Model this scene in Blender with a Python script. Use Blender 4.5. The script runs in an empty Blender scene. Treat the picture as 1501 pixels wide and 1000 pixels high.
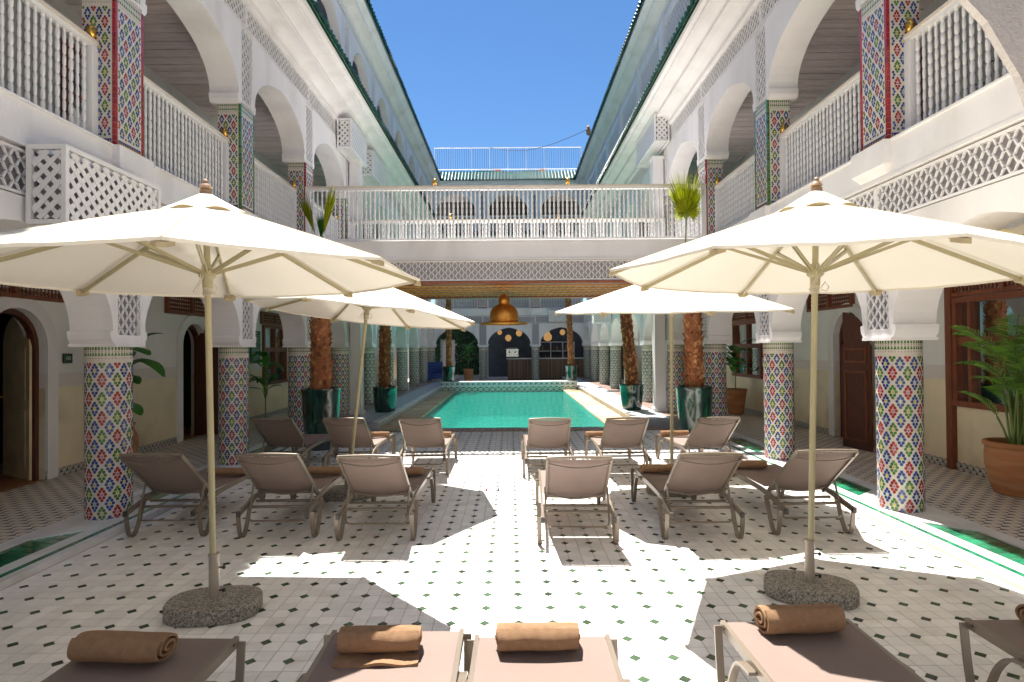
import bpy, bmesh, math, random
from mathutils import Vector, Matrix, noise as mnoise
R = math.radians
rnd = random.Random(7)
S = bpy.context.scene
COL = S.collection
PI = math.pi

# ------------------------------------------------------------------ camera
cam_d = bpy.data.cameras.new('camera'); cam = bpy.data.objects.new('camera', cam_d); COL.objects.link(cam)
cam_d.sensor_width = 36; cam_d.lens = 860 / 1501 * 36; cam_d.clip_end = 1000; cam_d.clip_start = .05
_r = Vector((0.99996318, -0.00252359, -0.00820241)); _u = Vector((0.00817277, -0.01153997, 0.99990001)); _f = Vector((0.00261799, 0.99993023, 0.01151892))
cam.matrix_world = Matrix(((_r.x, _u.x, -_f.x, .06), (_r.y, _u.y, -_f.y, 0), (_r.z, _u.z, -_f.z, 1.62), (0, 0, 0, 1)))
S.camera = cam
# ------------------------------------------------------------------ world, sun, exposure
W = bpy.data.worlds.new('World'); S.world = W; W.use_nodes = True
SUNV = Vector((-.13, .32, 1)).normalized()
nt = W.node_tree; bg = nt.nodes['Background']
sky = nt.nodes.new('ShaderNodeTexSky'); sky.sky_type = 'NISHITA'; sky.sun_disc = False
sky.sun_elevation = math.asin(SUNV.z); sky.sun_rotation = math.atan2(SUNV.x, SUNV.y); sky.air_density = 1.0; sky.dust_density = .05; sky.ozone_density = 6.0
hs_ = nt.nodes.new('ShaderNodeHueSaturation'); hs_.inputs['Saturation'].default_value = 1.12
nt.links.new(sky.outputs[0], hs_.inputs['Color']); nt.links.new(hs_.outputs[0], bg.inputs[0]); bg.inputs[1].default_value = .055
sd = bpy.data.lights.new('sun', 'SUN'); sd.energy = 5; sd.angle = R(.5); sd.color = (1, .96, .9)
sun = bpy.data.objects.new('sun', sd); COL.objects.link(sun); sun.rotation_euler = SUNV.to_track_quat('Z', 'Y').to_euler(); sun.location = (0, 5, 20)
S.view_settings.view_transform = 'Standard'; S.view_settings.look = 'None'; S.view_settings.gamma = 1
S.view_settings.exposure = 1.55
S.render.engine = 'CYCLES'
S.cycles.max_bounces = 14; S.cycles.diffuse_bounces = 12; S.cycles.transparent_max_bounces = 16

# ------------------------------------------------------------------ materials
def M(name, col, rough=.6, metal=0, var=0., vs=3., bump=0., bs=40., isl=0., coat=0., col2=None, c2s=1.2, c2t=(.45, .65), spec=.5, translucent=0, stretch=None):
    m = bpy.data.materials.new(name); m.use_nodes = True
    t = m.node_tree; N = t.nodes; L = t.links; b = N['Principled BSDF']
    b.inputs['Roughness'].default_value = rough; b.inputs['Metallic'].default_value = metal
    b.inputs['Specular IOR Level'].default_value = spec; b.inputs['Coat Weight'].default_value = coat
    b.inputs['Coat Roughness'].default_value = .06
    geo = N.new('ShaderNodeNewGeometry'); pos = geo.outputs['Position']
    if stretch:
        mp = N.new('ShaderNodeMapping'); mp.inputs['Scale'].default_value = stretch; L.new(pos, mp.inputs[0]); pos = mp.outputs[0]
    rgb = N.new('ShaderNodeRGB'); rgb.outputs[0].default_value = (*col, 1); c = rgb.outputs[0]
    def noise(s, d=4):
        n = N.new('ShaderNodeTexNoise'); n.inputs['Scale'].default_value = s; n.inputs['Detail'].default_value = d
        L.new(pos, n.inputs['Vector']); return n.outputs[0]
    if col2:
        rm = N.new('ShaderNodeMapRange'); rm.inputs[1].default_value = c2t[0]; rm.inputs[2].default_value = c2t[1]
        L.new(noise(c2s, 6), rm.inputs[0]); mx = N.new('ShaderNodeMix'); mx.data_type = 'RGBA'
        L.new(rm.outputs[0], mx.inputs[0]); L.new(c, mx.inputs[6]); mx.inputs[7].default_value = (*col2, 1); c = mx.outputs[2]
    val = None
    if var:
        rm = N.new('ShaderNodeMapRange'); rm.inputs[1].default_value = .3; rm.inputs[2].default_value = .7
        rm.inputs[3].default_value = 1 - var; rm.inputs[4].default_value = 1 + var; L.new(noise(vs), rm.inputs[0]); val = rm.outputs[0]
    if isl:
        oi = N.new('ShaderNodeObjectInfo'); ad = N.new('ShaderNodeMath'); ad.operation = 'ADD'
        L.new(oi.outputs['Random'], ad.inputs[0]); L.new(geo.outputs['Random Per Island'], ad.inputs[1])
        fr = N.new('ShaderNodeMath'); fr.operation = 'FRACT'; L.new(ad.outputs[0], fr.inputs[0])
        rm = N.new('ShaderNodeMapRange'); rm.inputs[3].default_value = 1 - isl; rm.inputs[4].default_value = 1 + isl; L.new(fr.outputs[0], rm.inputs[0])
        if val:
            mu = N.new('ShaderNodeMath'); mu.operation = 'MULTIPLY'; L.new(val, mu.inputs[0]); L.new(rm.outputs[0], mu.inputs[1]); val = mu.outputs[0]
        else: val = rm.outputs[0]
    if val:
        hs = N.new('ShaderNodeHueSaturation'); L.new(val, hs.inputs['Value']); L.new(c, hs.inputs['Color']); c = hs.outputs[0]
    L.new(c, b.inputs['Base Color'])
    if bump:
        bp = N.new('ShaderNodeBump'); bp.inputs['Strength'].default_value = bump; bp.inputs['Distance'].default_value = .01
        L.new(noise(bs), bp.inputs['Height']); L.new(bp.outputs[0], b.inputs['Normal'])
    if translucent:
        tr = N.new('ShaderNodeBsdfTranslucent'); L.new(c, tr.inputs[0]); mx = N.new('ShaderNodeMixShader'); mx.inputs[0].default_value = translucent
        L.new(b.outputs[0], mx.inputs[1]); L.new(tr.outputs[0], mx.inputs[2]); L.new(mx.outputs[0], N['Material Output'].inputs[0])
    return m

def pattern_mat(name, scale, cols, rough=.35, rot=45, vert=False):
    """two crossed checkers give a small star-and-square mosaic"""
    m = bpy.data.materials.new(name); m.use_nodes = True
    t = m.node_tree; N = t.nodes; L = t.links; b = N['Principled BSDF']; b.inputs['Roughness'].default_value = rough
    geo = N.new('ShaderNodeNewGeometry')
    src = geo.outputs['Position']
    if vert:
        sx = N.new('ShaderNodeSeparateXYZ'); L.new(src, sx.inputs[0]); ad = N.new('ShaderNodeMath'); ad.operation = 'ADD'
        L.new(sx.outputs[0], ad.inputs[0]); L.new(sx.outputs[1], ad.inputs[1]); cb = N.new('ShaderNodeCombineXYZ')
        L.new(ad.outputs[0], cb.inputs[0]); L.new(sx.outputs[2], cb.inputs[1]); src = cb.outputs[0]
    else:
        sx = N.new('ShaderNodeSeparateXYZ'); L.new(src, sx.inputs[0]); cb = N.new('ShaderNodeCombineXYZ')
        L.new(sx.outputs[0], cb.inputs[0]); L.new(sx.outputs[1], cb.inputs[1]); src = cb.outputs[0]
    def chk(s, r, off):
        mp = N.new('ShaderNodeMapping'); mp.inputs['Rotation'].default_value = (0, 0, R(r)); mp.inputs['Location'].default_value = (off, off * .7, .37)
        L.new(src, mp.inputs[0]); c = N.new('ShaderNodeTexChecker'); c.inputs['Scale'].default_value = s; L.new(mp.outputs[0], c.inputs[0]); return c.outputs[1]
    a = chk(scale, 0, .013); d = chk(scale * 1.4142, rot, .002)
    nz = N.new('ShaderNodeTexNoise'); nz.inputs['Scale'].default_value = 1.5; L.new(src, nz.inputs['Vector'])
    m1 = N.new('ShaderNodeMix'); m1.data_type = 'RGBA'; L.new(a, m1.inputs[0]); m1.inputs[6].default_value = (*cols[0], 1); m1.inputs[7].default_value = (*cols[1], 1)
    m2 = N.new('ShaderNodeMix'); m2.data_type = 'RGBA'; L.new(d, m2.inputs[0]); L.new(m1.outputs[2], m2.inputs[6]); m2.inputs[7].default_value = (*cols[2], 1)
    hs = N.new('ShaderNodeHueSaturation'); rm = N.new('ShaderNodeMapRange'); rm.inputs[3].default_value = .75; rm.inputs[4].default_value = 1.25
    L.new(nz.outputs[0], rm.inputs[0]); L.new(rm.outputs[0], hs.inputs['Value']); L.new(m2.outputs[2], hs.inputs['Color'])
    L.new(hs.outputs[0], b.inputs['Base Color'])
    return m

plaster = M('plaster', (.80, .775, .765), .75, var=.05, vs=2.2, bump=.25, bs=60, col2=(.68, .65, .62), c2s=1.6, c2t=(.52, .74), stretch=(1, 1, .35))
plaster2 = M('plaster_lattice', (.80, .78, .77), .6)
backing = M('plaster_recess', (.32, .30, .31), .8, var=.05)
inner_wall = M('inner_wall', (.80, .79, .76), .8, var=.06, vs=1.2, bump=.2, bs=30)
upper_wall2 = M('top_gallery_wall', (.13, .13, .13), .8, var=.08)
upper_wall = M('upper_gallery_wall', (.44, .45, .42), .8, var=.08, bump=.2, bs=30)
tadelakt = M('tadelakt_dado', (.78, .68, .48), .5, var=.10, vs=1.5, bump=.2, bs=14, col2=(.56, .46, .31), c2s=1.6, c2t=(.55, .75))
stucco = M('carved_stucco', (.76, .70, .66), .8, bump=1, bs=120)
white_paint = M('white_paint', (.80, .785, .77), .35, var=.03)
cream_rail = M('handrail_paint', (.72, .63, .52), .4, var=.08)
woodceil = M('ceiling_wood', (.58, .50, .47), .6, var=.15, vs=6, isl=.12, stretch=(1, 8, 1))
darkwood = M('dark_red_wood', (.10, .028, .013), .45, var=.3, vs=10, bump=.2, stretch=(4, 4, .6))
redwood = M('window_wood', (.20, .055, .022), .45, var=.25, vs=10, bump=.2, stretch=(4, 4, .6))
cream_door = M('cream_door', (.72, .58, .36), .5, var=.12, vs=4, bump=.1)
orange_floor = M('warm_wood_floor', (.35, .14, .05), .4, var=.2, vs=8)
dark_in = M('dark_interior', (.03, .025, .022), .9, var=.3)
grout = M('tan_grout', (.38, .27, .16), .9, var=.2, vs=8)
tile_w = M('white_floor_tile', (.83, .81, .78), .28, var=.05, vs=9, isl=.09, bump=.08, bs=30, col2=(.70, .66, .60), c2s=5, c2t=(.56, .74))
tile_g = M('green_diamond_tile', (.042, .078, .042), .25, isl=.45, var=.2, vs=20)
marble = M('white_marble_kerb', (.76, .75, .74), .3, var=.06, vs=3, col2=(.6, .58, .56), c2s=2.5)
green_glaze = M('green_zellige', (.02, .20, .10), .10, isl=.35, coat=.6, var=.2, vs=12, bump=.3, bs=25)
joint = M('pale_joint', (.62, .60, .52), .8)
olive = M('olive_border_tile', (.10, .12, .07), .3, isl=.3)
roof_green = M('green_roof_tile', (.006, .06, .032), .15, isl=.35, coat=.5)
gal_floor = pattern_mat('gallery_mosaic', 11.5, [(.60, .50, .42), (.10, .095, .12), (.70, .62, .53)], .45)
skirt_m = pattern_mat('skirting_mosaic', 20, [(.6, .58, .52), (.02, .02, .025), (.45, .42, .38)], .3, 45, True)
blue_geo = pattern_mat('blue_white_mosaic', 10, [(.60, .66, .66), (.03, .05, .12), (.45, .58, .58)], .3, 45, True)
green_geo = pattern_mat('green_white_mosaic', 9, [(.52, .58, .53), (.03, .12, .09), (.34, .44, .38)], .3, 45, True)
star_floor = pattern_mat('star_border_mosaic', 9, [(.62, .60, .55), (.025, .022, .03), (.3, .12, .07)], .3)
plinth_m = M('grey_plinth', (.42, .45, .48), .5, var=.15, vs=5)
sandstone = M('tan_pool_stone', (.52, .34, .18), .55, var=.15, vs=3, col2=(.62, .52, .30), c2s=1.3, isl=.12)
ceramic_base = M('column_grout', (.64, .585, .50), .5, var=.06, vs=30)
C_RED = M('zellige_red', (.33, .022, .028), .16, isl=.25, coat=.5); C_GRN = M('zellige_green', (.06, .17, .03), .16, isl=.35, coat=.5)
C_BLU = M('zellige_blue', (.025, .055, .23), .16, isl=.35, coat=.5); C_YEL = M('zellige_yellow', (.62, .52, .08), .2, isl=.2, coat=.4)
C_PNK = M('zellige_lilac', (.50, .22, .36), .2, isl=.2, coat=.4); C_SKY = M('zellige_pale', (.42, .56, .50), .2, isl=.3, coat=.4)
C_WHT = M('zellige_white', (.72, .68, .6), .25, isl=.1, coat=.3); C_ORG = M('zellige_amber', (.75, .42, .04), .2, isl=.15, coat=.3)
canvas = M('cream_canvas', (.80, .75, .64), .85, var=.02, vs=1.5, bump=.35, bs=7, translucent=.06, spec=.1)
canvas_trim = M('canvas_trim', (.60, .50, .30), .85, translucent=.3)
olive_pole = M('olive_cream_metal', (.40, .35, .20), .35, var=.05)
steel = M('base_sleeve', (.36, .31, .25), .35, metal=.3, var=.1)
wood_fin = M('finial_wood', (.28, .17, .10), .6)
rope_m = M('rope', (.62, .55, .42), .9, bump=.5, bs=200)
granite = M('pebble_concrete', (.17, .155, .135), .85, bump=.6, bs=160)
def speckle(m, s, dark, light):
    t = m.node_tree; N = t.nodes; L = t.links; b = N['Principled BSDF']
    g = N.new('ShaderNodeNewGeometry'); v = N.new('ShaderNodeTexVoronoi'); v.inputs['Scale'].default_value = s; L.new(g.outputs['Position'], v.inputs[0])
    sp = N.new('ShaderNodeSeparateColor'); L.new(v.outputs['Color'], sp.inputs[0]); cr = N.new('ShaderNodeValToRGB')
    cr.color_ramp.elements[0].color = (*dark, 1); cr.color_ramp.elements[1].color = (*light, 1); L.new(sp.outputs[0], cr.inputs[0])
    L.new(cr.outputs[0], b.inputs['Base Color'])
speckle(granite, 130, (.07, .065, .06), (.42, .38, .32))
sling = M('taupe_sling', (.25, .182, .152), .7, bump=.5, bs=400, var=.04, vs=5, translucent=.12)
taupe = M('taupe_metal', (.205, .165, .125), .32, metal=.25, var=.06)
capm = M('dark_cap', (.05, .045, .04), .5)
towel_m = M('tan_towel', (.37, .225, .13), 1, bump=.9, bs=420, var=.12, vs=35, spec=.1)
pot_green = M('glazed_green_pot', (.004, .028, .02), .08, coat=1, col2=(.006, .10, .055), c2s=3, c2t=(.52, .70), bump=.5, bs=12, stretch=(3, 3, .6))
terracotta = M('terracotta', (.42, .17, .065), .75, var=.15, vs=4, col2=(.50, .26, .12), c2s=3, bump=.3, bs=20, stretch=(.6, .6, 3))
soil = M('soil', (.05, .03, .02), 1, bump=1)
fibre = M('palm_fibre', (.24, .085, .03), .9, isl=.45, var=.3, vs=20, bump=.6, bs=60)
fibre2 = M('palm_scale', (.36, .17, .07), .9, isl=.5, var=.2, vs=20)
leaf_g = M('leaf_green', (.06, .21, .03), .4, isl=.35, translucent=.25, var=.15)
leaf_y = M('leaf_yellow_green', (.42, .46, .02), .45, isl=.5, translucent=.35, var=.2)
leaf_a = M('areca_leaf', (.16, .33, .045), .4, isl=.45, translucent=.3)
stem_g = M('leaf_stem', (.14, .20, .04), .5, var=.2)
brass = M('hammered_brass', (.85, .43, .10), .34, metal=1, bump=1, bs=70, var=.2, vs=20)
gold = M('polished_gold', (.75, .45, .10), .15, metal=1)
copper_paint = M('painted_ceiling', (.30, .08, .03), .5, var=.3, vs=20)
gilt = M('gilt_carving', (.55, .30, .07), .4, var=.3, vs=30)
sign_g = M('sign_green', (.012, .055, .025), .4)
sign_t = M('sign_lettering', (.55, .62, .5), .5)
slatwood = M('bar_slats', (.24, .14, .075), .5, isl=.3)
blackm = M('black_metal', (.015, .015, .015), .4)
steelm = M('machine_steel', (.5, .5, .5), .25, metal=1)
bluef = M('blue_fabric', (.03, .06, .22), .8, var=.2, vs=20)
tealm = M('teal_bench', (.01, .09, .10), .6)
orangem = M('orange_fabric', (.55, .18, .06), .8)
ivy_m = M('wall_greenery', (.018, .07, .02), .6, isl=.5, translucent=.1)
lampglow = bpy.data.materials.new('lamp_glow'); lampglow.use_nodes = True
lampglow.node_tree.nodes['Principled BSDF'].inputs['Emission Color'].default_value = (1, .55, .2, 1)
lampglow.node_tree.nodes['Principled BSDF'].inputs['Emission Strength'].default_value = .15
lampglow.node_tree.nodes['Principled BSDF'].inputs['Base Color'].default_value = (.36, .18, .05, 1)

def glass_mat(name, refl=.35, tint=(.5, .6, .6)):
    m = bpy.data.materials.new(name); m.use_nodes = True; t = m.node_tree; N = t.nodes; L = t.links
    N.remove(N['Principled BSDF']); g = N.new('ShaderNodeBsdfGlossy'); g.inputs['Roughness'].default_value = .02; g.inputs[0].default_value = (.9, .95, 1, 1)
    tr = N.new('ShaderNodeBsdfTransparent'); tr.inputs[0].default_value = (*tint, 1); mx = N.new('ShaderNodeMixShader')
    lw = N.new('ShaderNodeFresnel'); lw.inputs[0].default_value = 1.5; ad = N.new('ShaderNodeMath'); ad.operation = 'ADD'; ad.use_clamp = True
    L.new(lw.outputs[0], ad.inputs[0]); ad.inputs[1].default_value = refl; L.new(ad.outputs[0], mx.inputs[0])
    L.new(tr.outputs[0], mx.inputs[1]); L.new(g.outputs[0], mx.inputs[2]); L.new(mx.outputs[0], N['Material Output'].inputs[0]); return m
pane = glass_mat('window_glass', .55)
def water_mat():
    m = bpy.data.materials.new('pool_water'); m.use_nodes = True; t = m.node_tree; N = t.nodes; L = t.links
    N.remove(N['Principled BSDF']); g = N.new('ShaderNodeBsdfGlossy'); g.inputs['Roughness'].default_value = .03
    tr = N.new('ShaderNodeBsdfTransparent'); tr.inputs[0].default_value = (.72, .98, .92, 1); mx = N.new('ShaderNodeMixShader')
    fr = N.new('ShaderNodeFresnel'); fr.inputs[0].default_value = 1.33
    geo = N.new('ShaderNodeNewGeometry'); nz = N.new('ShaderNodeTexNoise'); nz.inputs['Scale'].default_value = 5; nz.inputs['Detail'].default_value = 3
    L.new(geo.outputs['Position'], nz.inputs['Vector']); bp = N.new('ShaderNodeBump'); bp.inputs['Strength'].default_value = .7; bp.inputs['Distance'].default_value = .04
    L.new(nz.outputs[0], bp.inputs['Height']); L.new(bp.outputs[0], g.inputs['Normal'])
    L.new(bp.outputs[0], fr.inputs['Normal']); L.new(fr.outputs[0], mx.inputs[0])
    df = N.new('ShaderNodeBsdfDiffuse'); df.inputs[0].default_value = (.018, .29, .225, 1); md = N.new('ShaderNodeMixShader'); md.inputs[0].default_value = .62
    L.new(tr.outputs[0], md.inputs[1]); L.new(df.outputs[0], md.inputs[2])
    L.new(md.outputs[0], mx.inputs[1]); L.new(g.outputs[0], mx.inputs[2]); L.new(mx.outputs[0], N['Material Output'].inputs[0]); return m
water_m = water_mat()
pool_tile = M('pool_basin_tile', (.07, .40, .36), .4, var=.12, vs=6, bump=.2, bs=9)

# ------------------------------------------------------------------ mesh helpers
class MB:
    def __init__(s): s.v = []; s.f = []; s.m = []; s.mats = []; s.cur = 0
    def use(s, mat):
        if mat not in s.mats: s.mats.append(mat)
        s.cur = s.mats.index(mat); return s
    def face(s, pts, idx=None):
        n = len(s.v); s.v += [tuple(p) for p in pts]; s.f.append(tuple(range(n, n + len(pts)))); s.m.append(s.cur)
    def grid(s, rows, closed_u=False, closed_v=False):
        """rows: list of equal-length point rings"""
        n = len(s.v); nr = len(rows); nc = len(rows[0])
        for r in rows: s.v += [tuple(p) for p in r]
        for i in range(nr if closed_v else nr - 1):
            for j in range(nc if closed_u else nc - 1):
                a = n + i * nc + j; b = n + i * nc + (j + 1) % nc; c = n + ((i + 1) % nr) * nc + (j + 1) % nc; d = n + ((i + 1) % nr) * nc + j
                s.f.append((a, b, c, d)); s.m.append(s.cur)
    def box(s, x0, x1, y0, y1, z0, z1, skip=''):
        n = len(s.v)
        s.v += [(x0, y0, z0), (x1, y0, z0), (x1, y1, z0), (x0, y1, z0), (x0, y0, z1), (x1, y0, z1), (x1, y1, z1), (x0, y1, z1)]
        F = {'b': (0, 3, 2, 1), 't': (4, 5, 6, 7), 'f': (0, 1, 5, 4), 'r': (1, 2, 6, 5), 'k': (2, 3, 7, 6), 'l': (3, 0, 4, 7)}
        for k, f in F.items():
            if k not in skip: s.f.append(tuple(n + i for i in f)); s.m.append(s.cur)
    def hexa(s, a, b):
        """a,b: two matching polygons (front/back) joined"""
        n = len(a); k = len(s.v); s.v += [tuple(p) for p in a] + [tuple(p) for p in b]
        s.f.append(tuple(range(k, k + n))); s.m.append(s.cur); s.f.append(tuple(range(k + 2 * n - 1, k + n - 1, -1))); s.m.append(s.cur)
        for i in range(n):
            j = (i + 1) % n; s.f.append((k + i, k + n + i, k + n + j, k + j)); s.m.append(s.cur)
    def lathe(s, prof, n=16, c=(0, 0, 0), caps=True):
        rows = [[(c[0] + r * math.cos(2 * PI * j / n), c[1] + r * math.sin(2 * PI * j / n), c[2] + z) for j in range(n)] for r, z in prof]
        s.grid(rows, closed_u=True)
        if caps:
            if prof[0][0] > 1e-4: s.face(rows[0][::-1])
            if prof[-1][0] > 1e-4: s.face(rows[-1])
    def tube(s, pts, r, n=8, caps=True):
        pts = [Vector(p) for p in pts]; rs = r if isinstance(r, (list, tuple)) else [r] * len(pts); rows = []
        up = None
        for i, p in enumerate(pts):
            t = (pts[min(i + 1, len(pts) - 1)] - pts[max(i - 1, 0)]).normalized()
            if up is None: up = Vector((0, 0, 1)) if abs(t.z) < .9 else Vector((1, 0, 0))
            a = t.cross(up).normalized(); bb = a.cross(t).normalized(); up = bb
            rows.append([p + (a * math.cos(2 * PI * j / n) + bb * math.sin(2 * PI * j / n)) * rs[i] for j in range(n)])
        s.grid(rows, closed_u=True)
        if caps: s.face(rows[0][::-1]); s.face(rows[-1])
    def strap(s, pts, x, w, t):
        """flat strap following a path in the y-z plane at x"""
        pts = [Vector((0, p[0], p[1])) for p in pts]; rows = []
        for i, p in enumerate(pts):
            d = (pts[min(i + 1, len(pts) - 1)] - pts[max(i - 1, 0)]).normalized(); nn = Vector((0, -d.z, d.y))
            rows.append([(x - w / 2, *(p + nn * t / 2)[1:]), (x + w / 2, *(p + nn * t / 2)[1:]), (x + w / 2, *(p - nn * t / 2)[1:]), (x - w / 2, *(p - nn * t / 2)[1:])])
        s.grid(rows, closed_u=True); s.face(rows[0][::-1]); s.face(rows[-1])
    def mesh(s, name, smooth=False, recalc=False):
        me = bpy.data.meshes.new(name); me.from_pydata(s.v, [], s.f)
        for m in s.mats: me.materials.append(m)
        if len(s.mats) > 1: me.polygons.foreach_set('material_index', s.m)
        if recalc:
            b = bmesh.new(); b.from_mesh(me); bmesh.ops.remove_doubles(b, verts=b.verts, dist=1e-5); bmesh.ops.recalc_face_normals(b, faces=b.faces); b.to_mesh(me); b.free()
        if smooth:
            me.polygons.foreach_set('use_smooth', [True] * len(me.polygons))
            if smooth == 'angle': me.set_sharp_from_angle(angle=R(38))
        me.update(); return me
    def build(s, name, parent=None, smooth=False, recalc=False, **k):
        return ob(name, s.mesh(name, smooth, recalc), parent, **k)

def mb(mat):
    m = MB(); m.use(mat); return m
def ob(name, me, parent=None, loc=None, rz=None, kind=None, label=None, cat=None, group=None, rot=None):
    o = bpy.data.objects.new(name, me); COL.objects.link(o)
    if parent: o.parent = parent
    if loc: o.location = loc
    if rz is not None: o.rotation_euler = (0, 0, rz)
    if rot: o.rotation_euler = rot
    tag(o, label, cat, group, kind); return o
def tag(o, label=None, cat=None, group=None, kind=None):
    for k, v in (('label', label), ('category', cat), ('group', group), ('kind', kind)):
        if v: o[k] = v
    return o
def thing(name, label, cat, loc=(0, 0, 0), rz=0, group=None, rot=None):
    return ob(name, None, None, loc, rz, None, label, cat, group, rot)
def kids(o): return [c for c in COL.objects if c.parent == o]
def dup(src, tree, loc, rz=0, label=None, rot=None):
    """tree: {obj: [children]} cached"""
    m = {}
    c = src.copy(); COL.objects.link(c); c.location = loc; c.rotation_euler = rot if rot else (0, 0, rz)
    if label: c['label'] = label
    def rec(o, n):
        for ch in tree.get(o, []):
            d = ch.copy(); COL.objects.link(d); d.parent = n; rec(ch, d)
    rec(src, c); return c
def tree_of(root):
    t = {}
    def rec(o):
        t[o] = list(o.children)
        for c in o.children: rec(c)
    rec(root); return t
ORD = ['first', 'second', 'third', 'fourth', 'fifth', 'sixth', 'seventh', 'eighth', 'ninth', 'tenth', 'eleventh', 'twelfth']

# ------------------------------------------------------------------ ground and floors
P = 2.54; Y0 = 5.65; FX = 3.6
def struct(name, m, **k): return m.build(name, kind='structure', **k)
g = mb(M('earth', (.2, .17, .14), .9)); g.box(-150, 150, -100, 200, -2.1, -2); struct('ground', g)
g = mb(grout); g.box(-3.45, 3.45, -3, 11.5, -.1, -.003)
cf = struct('courtyard_floor', g)
g = mb(gal_floor)
for s in (-1, 1):
    a, b = sorted((s * 4.12, s * 5.66)); g.box(a, b, -3, 30.5, -.1, .05)
a = struct('gallery_floor', g)
g = mb(plinth_m); g.box(-4.12, 4.12, 22.9, 34, -.1, .0); struct('far_terrace_floor', g)
# floor tiles: 10 cm white squares, one corner cut by a green diamond
D0X, D0Y, TS = .095, 3.675, .2003; H = TS / 2; dd = .031; gp = .0021
def tile_poly(ix, iy):
    """tile in quadrant (ix,iy)=±1 around a diamond at origin; returns polygon"""
    a = gp; b = H - gp; c = dd + .002
    p = [(c, a), (b, a), (b, b), (a, b), (a, c)]
    return [(x * ix, y * iy) for x, y in (p if ix * iy > 0 else p[::-1])]
tile_me = {}
for q in ((1, 1), (-1, 1), (-1, -1), (1, -1)):
    m = mb(tile_w); pl = tile_poly(*q); m.hexa([(x, y, 0) for x, y in pl], [(x * .998, y * .998, -.006) for x, y in pl]); tile_me[q] = m.mesh('tile')
m = mb(tile_g); pl = [(dd, 0), (0, dd), (-dd, 0), (0, -dd)]; m.hexa([(x, y, .0004) for x, y in pl], [(x, y, -.006) for x, y in pl]); dia_me = m.mesh('diamond_tile')
stuff_t = mb(tile_w); stuff_d = mb(tile_g)
cands = []
for i in range(-18, 19):
    for j in range(-32, 40):
        cx, cy = D0X + i * TS, D0Y + j * TS
        if cy < -2.6 or cy > 11.45: continue
        for q in tile_me:
            tx = cx + q[0] * H / 2
            if abs(tx) > 3.42: continue
            vis = cy > 2.75 and abs(cx - .06) / cy < .9
            cands.append((cy if vis else 99, abs(cx), 't', q, cx, cy))
        if abs(cx) < 3.42: cands.append((cy if cy > 2.75 and abs(cx - .06) / cy < .9 else 99, abs(cx), 'd', None, cx, cy))
cands.sort(key=lambda c: (c[0], c[1])); nt_ = nd_ = 0
for d, _, kd, q, cx, cy in cands:
    if kd == 't':
        tz = rnd.uniform(-.0006, .0004)
        if nt_ < 300: nt_ += 1; ob('tile', tile_me[q], cf, (cx, cy, tz))
        else:
            pl = tile_poly(*q); stuff_t.hexa([(cx + x, cy + y, tz + rnd.uniform(-.0004, .0004)) for x, y in pl], [(cx + x, cy + y, -.006) for x, y in pl])
    else:
        if nd_ < 300: nd_ += 1; ob('diamond_tile', dia_me, cf, (cx, cy, 0))
        else:
            stuff_d.hexa([(cx + x, cy + y, .0004) for x, y in ((dd, 0), (0, dd), (-dd, 0), (0, -dd))], [(cx + x, cy + y, -.006) for x, y in ((dd, 0), (0, dd), (-dd, 0), (0, -dd))])
stuff_t.build('white_tile_field', cf, kind='stuff'); stuff_d.build('diamond_tile_field', cf, kind='stuff')
g = mb(star_floor); g.box(-3.45, 3.45, 11.5, 11.78, -.1, .004); struct('star_tile_border', g)
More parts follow.
